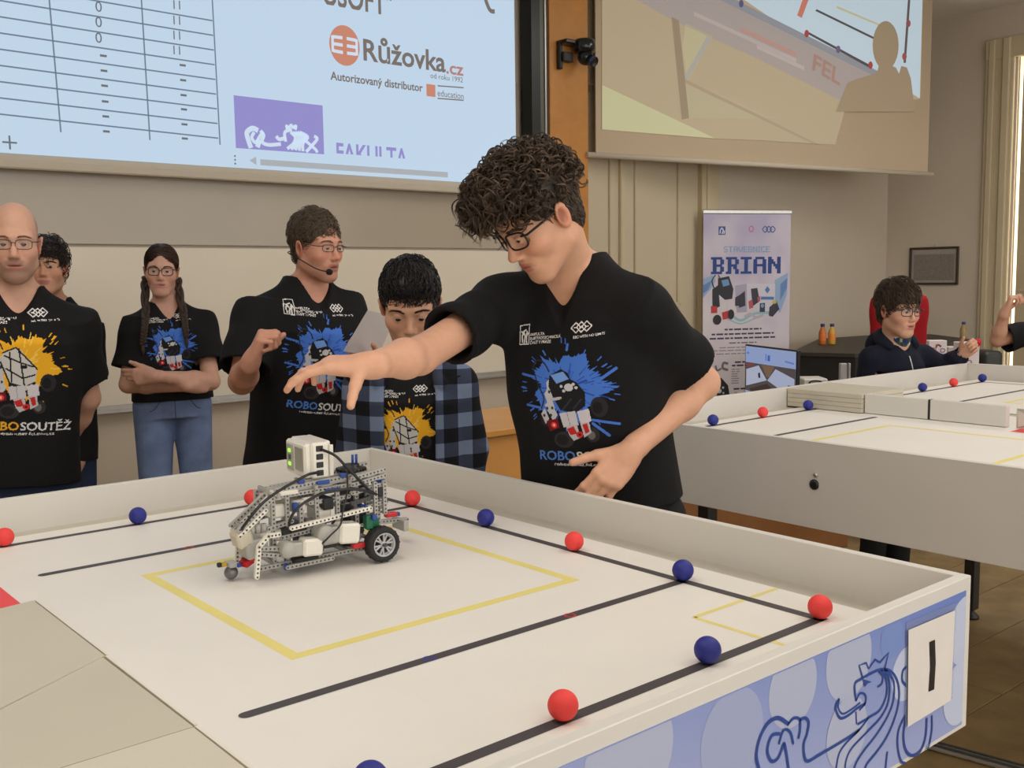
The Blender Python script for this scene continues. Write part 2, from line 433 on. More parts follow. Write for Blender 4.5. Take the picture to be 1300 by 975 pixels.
line_text('lettering', 'Autorizovaný distributor', 419, 101, 536, .052, m_gold, True)
line_text('lettering', 'education', 555, 122, 588, .045, m_gold)
line_text('lettering', 'FAKULTA', 427, 205, 517, .12, m_pur, True, (.42, 1.0))
line_text('lettering', 'USOFT"', 410, 5, 497, .16, m_gold, True, (0, .95))
q = MB(); a = s1(612, 6); q.ribbon([(a[0] - .12, a[1] + .12), (a[0] - .03, a[1] + .06), (a[0] + .02, a[1] + .09)], .02, (0, PS - .005, 0), EX, EZ); q.ribbon([(a[0], a[1] + .1), (a[0] + .06, a[1] - .02), (a[0] + .11, a[1] - .03)], .03, (0, PS - .005, 0), EX, EZ); q.build('lettering', m_gold, scr)
a, b = s1(437, 58), s1(456, 58); r_ = b[0] - a[0]
q = MB(); q.flat(circ(a[0], a[1], r_, r_ * 1.12), (0, PS - .005, 0), EX, EZ); q.build('round_emblem', m_or, scr)
q = MB()
for sx in (-1, 1):
    for zz in (-.045, .0, .045): q.ribbon([(a[0] + sx * .015, a[1] + zz), (a[0] + sx * .085, a[1] + zz * .95)], .02, (0, PS - .007, 0), EX, EZ, False)
    q.ribbon([(a[0] + sx * .088, a[1] - .05), (a[0] + sx * .088, a[1] + .05)], .018, (0, PS - .007, 0), EX, EZ, False)
q.build('emblem_letters', m_lil, scr)
q = MB(); a, b = s1(541, 122), s1(552, 108); q.flat([(a[0], a[1]), (b[0], a[1]), (b[0], b[1]), (a[0], b[1])], (0, PS - .005, 0), EX, EZ); q.build('small_emblem', m_or, scr)
q = MB()
for y in (110, 126): a, b = s1(555, y - 1), s1(588, y + 1.5); q.ribbon([(a[0], a[1]), (b[0], b[1])], .008, (0, PS - .005, 0), EX, EZ, False)
q.build('emblem_rule', m_gold, scr)
vb = [s1(296, 121), s1(409, 134), s1(411, 196), s1(299, 188)]
q = MB(); q.flat([vb[3], vb[2], vb[1], vb[0]], (0, PS - .005, 0), EX, EZ); q.build('violet_box', m_pur, scr)
q = MB(); O_ = (0, PS - .007, 0)
def st(pts, w=.014): q.ribbon([s1(*p) for p in pts], w, O_, EX, EZ)
st([(318, 188), (314, 176), (313, 168), (320, 163), (327, 166)], .03); st([(322, 168), (319, 175), (324, 181), (330, 172), (334, 168)], .02); st([(330, 166), (334, 172), (332, 180), (340, 184), (356, 183)], .022)
st([(326, 187), (329, 178)], .03); st([(350, 173), (354, 177), (362, 175)], .022); st([(362, 180), (361, 168), (370, 165)], .02)
for k in range(5): st([(368 + k * 3, 168), (374 + k * 4, 174), (372 + k * 3, 182), (364 + k * 5, 189 + k * .8)], .02)
st([(364, 164), (363, 160), (366, 162), (369, 159), (371, 162), (375, 160), (374, 165)], .018)
st([(388, 172), (386, 177), (392, 183), (400, 190), (402, 194)], .02); st([(398, 173), (402, 176), (398, 182), (388, 193)], .02)
q.build('lion_emblem', m_lil, scr)

# ------------------------------------------------------------------ right projection screen (hangs askew across the corner)
A2 = at(757, 197, 7.96); D2 = nrm(V3(.982, -.188, 0)); N2 = V3(-.188, -.982, 0); N2 = nrm(N2)
def s2(x, y):
    ray = FW + RT * (x - 650) / FPX - UP * (y - 487.5) / FPX
    p = CAM + ray * ((A2 - CAM) @ N2) / (ray @ N2); return ((p - A2) @ D2, p[2] - A2[2])
def P2(k): return A2 + N2 * k
w2 = s2(1178, 225)[0]
sc2 = thing('projection_screen', A2 + D2 * w2 / 2, 'right projection screen hung askew with a tilted picture of a playing table', 'screen')
R2 = np.array([D2, -N2, EZ]).T
MB().box(A2 + D2 * w2 / 2 + EZ * .9 - N2 * .01, (w2, .012, 1.8), R=R2).build('screen_sheet', pm('screen_cloth_right', lin(196, 178, 152), .85, var=(.8, .03)), sc2)
b_ = MB(); b_.cyl(A2 - D2 * .09, A2 + D2 * (w2 + .06), .022, 12); b_.build('bottom_bar', m_sheet, sc2)
def pic(name, pts, rgb, lay, k=.45):
    q = MB(); pl = [s2(*p) for p in pts]; q.flat(pl, P2(.003 + lay * .0015), D2, EZ); q.build(name, em('beam_%d_%d_%d' % rgb, rgb, k), sc2)
pic('projected_floor', [(764, -40), (764, 165), (908, 176), (960, 178), (1060, 184), (1075, 130), (1168, 126), (1172, -40)], (186, 170, 142), 0)
pic('projected_light_wedge', [(764, 108), (764, 164), (908, 176)], (200, 198, 158), 1)
pic('projected_table_side', [(800, -5), (905, -5), (1113, 93), (1072, 130), (960, 74), (850, 24)], (172, 162, 158), 1)
pic('projected_floor_patch', [(870, 30), (905, 46), (872, 104), (866, 60)], (192, 184, 150), 1)
pic('projected_floor_patch', [(868, 100), (980, 150), (870, 150)], (186, 176, 146), 1)
pic('projected_table_top', [(915, -20), (1000, 38), (1114, 93), (1167, 125), (1171, -20)], (190, 207, 218), 2, .6)
pic('projected_table_edge', [(905, -4), (925, -4), (1117, 92), (1110, 97)], (150, 152, 160), 3)
pic('projected_table_leg', [(852, 22), (861, 26), (874, 150), (865, 152)], (158, 142, 118), 3)
pic('projected_table_leg', [(897, 46), (903, 49), (872, 102), (868, 98)], (176, 172, 164), 3)
pic('projected_table_leg', [(868, 100), (870, 106), (1030, 182), (1040, 184)], (176, 158, 132), 3)
pic('projected_line', [(1034, 14), (1036, 12), (1110, 48), (1108, 50)], (92, 88, 90), 4)
pic('projected_line', [(1022, 42), (1024, 40), (1106, 84), (1104, 87)], (92, 88, 90), 4)
pic('projected_line', [(1146, 80), (1149, 80), (1155, -5), (1152, -5)], (104, 92, 92), 4)
pic('projected_red_patch', [(1011, 20), (1017, 23), (1027, -4), (1020, -6)], (206, 130, 112), 4)
pic('projected_yellow_line', [(1060, 10), (1062, 8), (1128, 36), (1127, 38)], (200, 196, 160), 4)
for (x, y, rgb) in ((1023, 43, (170, 80, 76)), (1063, 63, (120, 100, 130)), (1104, 83, (170, 80, 76)), (940, 5, (96, 96, 130)), (1147, 72, (160, 90, 90)), (1152, 30, (150, 90, 96))):
    pic('projected_ball', [(x + 3 * math.cos(a * .7854), y + 5 * math.sin(a * .7854)) for a in range(8)], rgb, 5)
q = MB(); a = s2(1030, 88); put_text(q, 'FEL', P2(.012) + D2 * a[0] + EZ * a[1], nrm(D2 - EZ * .33), nrm(EZ + D2 * .15), .14, .36, True); q.build('projected_lettering', em('beam_lettering', (176, 142, 130), .4), sc2)
for (x, y, w_, c_) in ((880, 20, 110, (186, 176, 172)), (940, 40, 70, (190, 150, 140)), (950, 52, 60, (188, 178, 174)), (960, 62, 60, (188, 178, 174))):
    pic('projected_banner_text', [(x, y), (x, y - 5), (x + w_, y - 5 + w_ * .46), (x + w_, y + w_ * .46)], c_, 4)
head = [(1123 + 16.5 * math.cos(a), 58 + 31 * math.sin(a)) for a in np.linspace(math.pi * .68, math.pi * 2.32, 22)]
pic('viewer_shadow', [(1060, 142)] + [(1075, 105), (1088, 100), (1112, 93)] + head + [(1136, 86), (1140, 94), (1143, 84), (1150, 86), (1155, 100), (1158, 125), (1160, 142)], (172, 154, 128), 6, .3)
# ------------------------------------------------------------------ playing tables
m_lam = pm('white_laminate', lin(224, 221, 213), .45, var=(3, .03))
m_lamg = pm('grey_laminate', lin(196, 190, 176), .5, var=(3, .04))
m_skirt = pm('grey_skirt', lin(220, 216, 210), .6, var=(3, .03))
m_mat = pm('field_print', lin(240, 236, 228), .5, var=(5, .02))
m_blk = pm('print_black', lin(74, 69, 71), .6, var=(8, .08)); m_yel = pm('print_yellow', lin(240, 226, 136), .55, var=(8, .05))
m_redp = pm('print_red', lin(244, 78, 80), .55); m_redt = pm('print_thin_red', lin(190, 60, 60), .6); m_blut = pm('print_thin_blue', lin(62, 58, 150), .6)
m_edge = pm('edge_band', lin(236, 230, 214), .4)
def table(name, label, u0, u1, v0, v1, z, legs, skirt_z, top=.075, th=.018):
    zt = Z0 + z; c = thing(name, ((u0 + u1) / 2, (v0 + v1) / 2, 0), label, 'table')
    MB().box(((u0 + u1) / 2, (v0 + v1) / 2, zt - .012), (u1 - u0, v1 - v0, .018)).build('table_top', m_lamg, c)
    za, zb = Z0 + skirt_z, zt + top
    for nm, cc, ss in (('side_board', ((u0 + u1) / 2, v0 - th / 2, (za + zb) / 2), (u1 - u0 + 2 * th, th, zb - za)), ('side_board', ((u0 + u1) / 2, v1 + th / 2, (za + zb) / 2), (u1 - u0 + 2 * th, th, zb - za)),
                       ('end_board', (u0 - th / 2, (v0 + v1) / 2, (za + zb) / 2), (th, v1 - v0, zb - za)), ('end_board', (u1 + th / 2, (v0 + v1) / 2, (za + zb) / 2), (th, v1 - v0, zb - za))):
        MB().box(cc, ss, b=.0012).build(nm, m_lam if name == 'game_table' else m_skirt, c)
    for x, y in legs:
        l = MB(); l.box((x, y, (zt - .03) / 2 + .02), (.05, .05, zt - .07), b=.004); l.box((x, y, zt - .05), (.16, .10, .03), b=.004); l.build('leg', m_steel, c)
        MB().lathe([(0, 0), (.036, 0), (.036, .012), (.014, .03), (.014, .045), (0, .045)], (x, y, 0), n=14).build('foot', m_black, c)
    b = MB()
    ys = sorted({y for _, y in legs}); xs = sorted({x for x, _ in legs})
    for y in ys: b.box(((xs[0] + xs[-1]) / 2, y, zt - .055), (xs[-1] - xs[0], .04, .05), b=.004)
    for x in xs: b.box((x, (ys[0] + ys[-1]) / 2, zt - .06), (.04, ys[-1] - ys[0], .04), b=.004)
    b.build('under_frame', m_steel, c); return c
T1 = table('game_table', 'near white rimmed playing table carrying the robot, blue print along its front', -2.62, .145, -.145, 1.53, 0, [(-2.4, .05), (-2.4, 1.33), (-.02, .05), (-.02, 1.33)], -.17)
E2 = (2.03 + 2.25) / 2
T2 = table('second_table', 'second rimmed playing table farther right with plain grey skirt boards', .975, 3.52, -.25, 1.455, .03, [(1.37, 1.32), (3.03, 1.17), (3.30, -.1), (1.37, -.1)], -.13)
m2 = MB(); m2.lathe([(0, 0), (.014, 0), (.014, .003), (.006, .006), (0, .006)], onpl(1034, 615, 0, .957) - V3(0, 0, 0), R=np.array([[0, 0, -1], [0, 1, 0], [1, 0, 0.]]), n=16); m2.build('black_plug', m_black, T2)
m2 = MB(); m2.lathe([(0, 0), (.006, 0), (.006, .004), (0, .005)], onpl(1036, 603, 0, .957), R=np.array([[0, 0, -1], [0, 1, 0], [1, 0, 0.]]), n=10); m2.build('screw', m_alu, T2)

# printed field mats with their markings as thin separate prints
def mat_piece(parent, name, mat, pts, z): q = MB(); q.flat(pts, (0, 0, z), V3(1, 0, 0), V3(0, 1, 0)); return q.build(name, mat, parent)
def bar(a, b, w, rnd=()):
    a, b = np.array(a, float), np.array(b, float); d = nrm(b - a); n = V3(-d[1], d[0]) * w / 2
    pts = [a - n, b - n]
    if 1 in rnd: pts += [b + w / 2 * (math.cos(t) * d - math.sin(t) * n / (w / 2) * -1) for t in np.linspace(-1.3, 1.3, 7)]
    pts += [b + n, a + n]
    if 0 in rnd: pts += [a - w / 2 * (math.cos(t) * d + math.sin(t) * n / (w / 2) * -1) for t in np.linspace(-1.3, 1.3, 7)]
    return [tuple(p) for p in pts]
def field(label, z, ox, oy, sx, u_lo, u_hi, v_lo, v_hi, red_rect, extra):
    """one half of a field; local u runs along sx from the line corner (ox, oy)"""
    zt = Z0 + z; X = lambda u: ox + sx * u; Y = lambda v: oy + v
    lo, hi = sorted((X(u_lo), X(u_hi)))
    o = MB().box(((lo + hi) / 2, (Y(v_lo) + Y(v_hi)) / 2, zt - .0015), (hi - lo, v_hi - v_lo, .003)).build('field_mat', m_mat, origin=((lo + hi) / 2, (Y(v_lo) + Y(v_hi)) / 2, zt - .003))
    tag(o, label, 'mat')
    w = .0195
    def ln(a, b, rnd=(), ww=w, mat=m_blk, nm='black_line', dz=.0004): mat_piece(o, nm, mat, bar((X(a[0]), Y(a[1])), (X(b[0]), Y(b[1])), ww, rnd), zt + dz)
    ln((0, -w / 2), (0, 1.4 + w / 2)); ln((0, 0), (u_lo + .06, 0)); ln((0, 1.4), (u_lo + .06, 1.4))
    ln((0, .28), (-.845, .28), (1,)); ln((0, 1.12), (-.845, 1.12), (1,))
    for a, b in (((-.71, .42), (-.13, .42)), ((-.71, .98), (-.13, .98))): ln(a, b, (), .02, m_yel, 'yellow_line', .0002)
    for a, b in (((-.70, .43), (-.70, .97)), ((-.14, .43), (-.14, .97))): ln(a, b, (), .02, m_yel, 'yellow_line', .0002)
    if extra:
        for a, b in (((-.14, .14), (.085, .14)), ((-.14, .14), (-.14, -.12))): ln(a, b, (), .009, m_yel, 'thin_yellow_line', .0003)
        for (u, v, mm, nm) in ((-.28, .28, m_redt, 'red_ring'), (-.56, 1.12, m_redt, 'red_ring'), (-.56, .28, m_blut, 'blue_ring')):
            q = MB(); q.ribbon(circ(X(u), Y(v), .0085, n=20) + [(X(u) + .0085, Y(v))], .004, (0, 0, zt + .0007), V3(1, 0, 0), V3(0, 1, 0), False); q.build(nm, mm, o)
    x0, x1, y0, y1 = red_rect; mat_piece(o, 'red_zone', m_redp, [(x0, y0), (x1, y0), (x1, y1), (x0, y1)], zt + .0003); return o
field('white printed field of the near table with black and yellow lines', .0015, 0, 0, 1, -1.16, .087, -.12, 1.47, (-1.15, -.927, .915, 1.12), True)
field('left half of the printed field on the second table', .0315, 1.122, -.075, -1, -1.20, .09, -.15, 1.47, (1.96, 2.25, .28, .565), False)
field('far right half of the printed field on the second table', .0315, 3.40, -.075, 1, -1.0, .085, -.15, 1.47, (2.45, 2.55, .28, .3), False)
o = MB().box((-1.90, .69, Z0), (1.36, 1.6, .003)).build('field_mat', m_mat, origin=(-1.9, .69, Z0 - .0015)); tag(o, 'plain printed field left of the grey divider boards, beyond the photo edge', 'mat')
# divider boards of the near table: three grey boards laid end to end
dv = thing('divider', (-1.1, .25, Z0), 'grey divider of butted boards at the lower left of the near table', 'divider')
def topboard(parent, name, pts, z0_, z1_, mat):
    q = MB(); q.prism(pts, (0, 0, z1_), V3(1, 0, 0), V3(0, 1, 0), V3(0, 0, z0_ - z1_)); return q.build(name, mat, parent)
g_ = .0015; zd = Z0 + .08
m_gb1 = pm('grey_board', lin(203, 196, 178), .55, var=(4, .03)); m_gb2 = pm('grey_board_light', lin(213, 206, 188), .55, var=(4, .03))
topboard(dv, 'divider_board', [(-.976, .398), (-.976, .700), (-1.25, .655), (-1.25, .235)], Z0 + .0048, zd, m_gb1)
topboard(dv, 'divider_board', [(-.978, .125), (-.979, .396), (-1.25, .232), (-1.25, .1225)], Z0 + .0048, zd - .0012, m_gb1)
topboard(dv, 'divider_board', [(-.980, -.142), (-.979, .1225), (-1.25, .120), (-1.25, -.142)], Z0 + .0048, zd - .0006, m_gb2)
for a, b in (((-.974, .400), (-.974, .700)), ((-.976, .126), (-.977, .396)), ((-.978, -.142), (-.977, .122))):
    q = MB(); q.box(((a[0] + b[0]) / 2 + .002, (a[1] + b[1]) / 2, zd - .02), (.0035, b[1] - a[1], .040)); q.build('edge_strip', m_edge, dv)
# divider of the second table: a stack of boards, then white boxes
stx = thing('board_stack', (2.15, 1.28, Z0 + .03), 'stack of grey boards on the second table against its back wall', 'boards')
for i in range(4):
    MB().box((2.17, 1.29, Z0 + .0335 + .0172 * (i + .5)), (.30, .32, .0164), b=.001).build('board', m_gb1, stx)
for lab, ya, yb in (('white barrier board beside the board stack on the second table', .882, 1.125), ('white barrier board right of the dark slit on the second table', .61, .874)):
    t_ = thing('low_barrier', (2.14, (ya + yb) / 2, Z0 + .0335), lab, 'barrier')
    MB().box((2.046, (ya + yb) / 2, Z0 + .0335 + .035), (.026, yb - ya, .070), b=.0015).build('barrier_board', m_lam, t_)
    MB().box((2.046, ya - .004, Z0 + .0335 + .035), (.026, .006, .070)).build('dark_joint', m_black, t_) if ya > .7 else None
t_ = thing('folding_gate', (2.03, .54, Z0 + .033), 'small white crossed gate board at the red gap of the second table', 'gate')
q = MB(); q.box((2.03, .5, Z0 + .033 + .034), (.006, .15, .066)); q.build('gate_panel', m_lam, t_)
q = MB(); zc = Z0 + .033
for a, b in (((.57, .002), (.43, .064)), ((.57, .064), (.43, .002)), ((.57, .002), (.57, .064)), ((.57, .064), (.43, .064))): q.tube([(2.026, a[0], zc + a[1]), (2.026, b[0], zc + b[1])], .0018, 5)
q.build('cross_brace', m_gb1, t_)

# ------------------------------------------------------------------ foam balls
m_bred = pm('ball_red', lin(246, 70, 66), .6, var=(60, .06), bump=(250, .06)); m_bblu = pm('ball_blue', lin(38, 44, 140), .55, var=(60, .1), bump=(250, .06))
bm = {}
for cn, mt in (('red', m_bred), ('blue', m_bblu)):
    b_ = MB(); b_.sphere((0, 0, .0193), .0193, 28, 18); b_.use(mt); b_.mats = [mt]; bm[cn] = b_.mesh('ball')
def ball(cn, x, y, z, label, group):
    o = bpy.data.objects.new('ball', bm[cn]); COL.objects.link(o); o.location = (x, y, Z0 + z); tag(o, label, 'ball', group); o.rotation_euler = (x * 9, y * 7, 0) if False else (0, 0, x * 9)
for cn, u, v, lab in (('red', 0, 0, 'red ball at the near right corner where two black lines meet'), ('blue', 0, .28, 'blue ball on the right black line where the middle line joins'), ('red', 0, .56, 'red ball on the right black line in front of the boy\'s hand'),
                      ('blue', 0, .84, 'blue ball on the right black line under the boy\'s shirt print'), ('red', 0, 1.12, 'red ball just behind the robot\'s wheel at the far line crossing'), ('blue', -.28, 0, 'blue ball on the front black line left of the corner'),
                      ('red', -.56, 0, 'large red ball on the front black line, nearest the viewer'), ('blue', -.84, 0, 'blue ball cut off by the bottom edge of the picture'), ('red', -.28, 1.4, 'red ball on the rear black line behind the robot\'s nose'),
                      ('blue', -.56, 1.4, 'blue ball alone on the rear black line below the girl'), ('red', -.84, 1.4, 'red ball cut by the left edge on the rear black line')):
    ball(cn, u, v, .002, lab, 'balls on the near table')
for cn, u, v, lab in (('blue', 1.402, 1.325, 'blue ball on the second table nearest the dark haired boy\'s elbow'), ('red', 1.687, 1.325, 'red ball between two blue ones left of the board stack'), ('blue', 1.973, 1.325, 'blue ball right beside the stack of grey boards'),
                      ('blue', 2.84, 1.325, 'leftmost blue ball on the far half of the second table'), ('red', 3.12, 1.325, 'red ball on the far half below the child in glasses'), ('blue', 3.40, 1.325, 'blue ball in the far corner of the second table')):
    ball(cn, u, v, .032, lab, 'balls on the second table')

# ------------------------------------------------------------------ printed front panel of the near table
YP = -.163 - .0015
fp = MB(); m_panel = pm('panel_print', lin(150, 170, 214), .5)
nt = m_panel.node_tree; tcn = nt.nodes.new('ShaderNodeTexCoord'); sp = nt.nodes.new('ShaderNodeSeparateXYZ'); nt.links.new(tcn.outputs['Object'], sp.inputs[0])
ad = nt.nodes.new('ShaderNodeMath'); ad.operation = 'MULTIPLY_ADD'; ad.inputs[1].default_value = 2.2; nt.links.new(sp.outputs['Z'], ad.inputs[0])
m2_ = nt.nodes.new('ShaderNodeMath'); m2_.operation = 'MULTIPLY_ADD'; m2_.inputs[1].default_value = .55; m2_.inputs[2].default_value = .42; nt.links.new(sp.outputs['X'], m2_.inputs[0]); nt.links.new(m2_.outputs[0], ad.inputs[2])
cr = nt.nodes.new('ShaderNodeValToRGB'); cr.color_ramp.elements[0].position = 0; cr.color_ramp.elements[0].color = (*lin(184, 192, 226), 1); cr.color_ramp.elements[1].position = 1; cr.color_ramp.elements[1].color = (*lin(92, 122, 200), 1)
nt.links.new(ad.outputs[0], cr.inputs[0]); nt.links.new(cr.outputs[0], nt.nodes['Principled BSDF'].inputs['Base Color'])
fp.box((-1.2335, YP + .0006, Z0 - .0535), (2.757, .0012, .216)); po = fp.build('printed_panel', m_panel, T1, origin=(-.3, YP, Z0 - .05))
def pp(x, y): p = onpl(x, y, 1, YP); return (p[0], p[2])
cut_hi, cut_lo = Z0 + .0535, Z0 - .16
m_bok4 = pm('panel_bubbles_soft', lin(164, 176, 214), .5); m_bok = pm('panel_bubbles', lin(180, 188, 216), .5); m_bok2 = pm('panel_bubbles_pale', lin(196, 206, 232), .5); m_bok3 = pm('panel_bubbles_blue', lin(122, 148, 208), .5)
def bubble(x, y, r, mat, lay=1):
    a = pp(x, y); pts = [(max(min(a[0] + r * math.cos(t), .144), -2.6), max(min(a[1] + r * 1.0 * math.sin(t), cut_hi), cut_lo)) for t in np.linspace(0, 2 * math.pi, 40)[:-1]]
    q = MB(); q.flat(pts, (0, YP - .0003 * lay, 0), EX, EZ); q.build('bubble', mat, po)
bubble(1007, 873, .052, m_bok); bubble(1078, 838, .056, m_bok); bubble(1150, 855, .04, m_bok2); bubble(1075, 930, .05, m_bok, 2); bubble(1132, 810, .03, m_bok3); bubble(1225, 800, .055, m_bok2); bubble(1217, 880, .05, m_bok2, 2); bubble(800, 960, .07, m_bok); bubble(930, 935, .06, m_bok4)
lion = MB(); c8 = lambda p: pp(940 + p[0] / 4.333, 760 + p[1] / 4.333)
LW = .0042
def stroke(pts, w=LW, sm=True): lion.ribbon([c8(p) for p in pts], w, (0, YP - .0012, 0), EX, EZ, sm)
stroke([(668, 432), (650, 366), (688, 352), (702, 384), (738, 334), (764, 350), (812, 296), (790, 388)], LW * .8, False)
stroke([(635, 690), (632, 620)], LW * .7); stroke([(632, 560), (626, 470), (662, 440), (710, 412), (770, 388), (820, 396), (855, 440), (870, 510), (862, 600), (830, 700), (790, 780), (740, 850), (695, 905), (680, 940)])
stroke([(772, 390), (800, 450), (800, 530), (765, 610), (715, 645), (640, 690)], LW * .9)
stroke([(785, 390), (815, 450), (812, 560), (770, 650), (690, 735), (610, 820), (580, 880), (572, 935)], LW * .9)
stroke([(795, 390), (838, 450), (840, 550), (810, 640), (750, 740), (680, 830), (640, 890), (622, 935)], LW * .9)
stroke([(700, 655), (650, 720), (580, 790), (540, 850), (522, 935)], LW * .9); stroke([(805, 840), (795, 935)], LW * .9)
lion.flat([c8(p) for p in [(680, 485), (668, 440), (718, 456), (696, 466)]][::1], (0, YP - .0012, 0), EX, EZ)
stroke([(632, 562), (655, 520), (684, 530), (684, 572), (650, 612)], LW * .8); stroke([(540, 548), (520, 600), (545, 655), (590, 640), (640, 600), (685, 575)], LW); stroke([(540, 548), (535, 600), (560, 632), (610, 605), (655, 570)], LW * .7)
stroke([(758, 400), (780, 425), (775, 465), (752, 484)], LW * .8)
stroke([(100, 940), (84, 860), (105, 760), (150, 682), (205, 655), (262, 690)], LW * 1.3); stroke([(258, 690), (290, 656), (322, 664), (325, 720), (316, 770)], LW); stroke([(322, 666), (352, 655), (372, 680), (364, 740), (345, 800), (350, 870), (370, 892), (430, 858), (580, 768), (650, 720)], LW * 1.1)
stroke([(215, 742), (170, 752), (145, 830), (165, 890), (200, 880), (226, 825), (240, 800), (262, 935)], LW * 1.1); stroke([(208, 800), (235, 722), (272, 735), (288, 800)], LW * .9)
stroke([(912, 372), (890, 398), (888, 450), (912, 482)], LW); stroke([(905, 640), (868, 720), (862, 810), (880, 890), (905, 905)], LW); stroke([(908, 650), (894, 750), (906, 830), (940, 862), (985, 838), (1015, 760), (1022, 655)], LW * 1.2); stroke([(1050, 640), (1050, 720), (1036, 800), (1022, 830)], LW)
lion.build('lion_drawing', pm('lion_ink', lin(36, 72, 150), .5), po)
# number card in a clear sleeve
cardq = [pp(1150, 799), pp(1209, 774), pp(1204, 888), pp(1149, 922)]
card = thing('number_card', (cardq[0][0], YP - .003, Z0 - .05), 'white card with a black number one taped to the blue panel', 'card')
q = MB(); q.flat([cardq[3], cardq[2], cardq[1], cardq[0]], (0, YP - .0042, 0), EX, EZ); q.v += []; q.build('paper', pm('card_paper', lin(232, 226, 220), .6, var=(15, .03)), card)
sl = [pp(1149, 790), pp(1212, 764), pp(1207, 886), pp(1147, 923)]
q = MB(); q.flat([sl[3], sl[2], sl[1], sl[0]], (0, YP - .0026, 0), EX, EZ); q.build('clear_sleeve', pm('sleeve_plastic', lin(168, 178, 208), .15, alpha=.35), card)
q = MB(); q.flat([pp(*p) for p in [(1175, 877), (1182, 874), (1184, 840), (1183, 811), (1176, 814), (1177, 845)]], (0, YP - .0050, 0), EX, EZ); q.build('number', m_black, card)
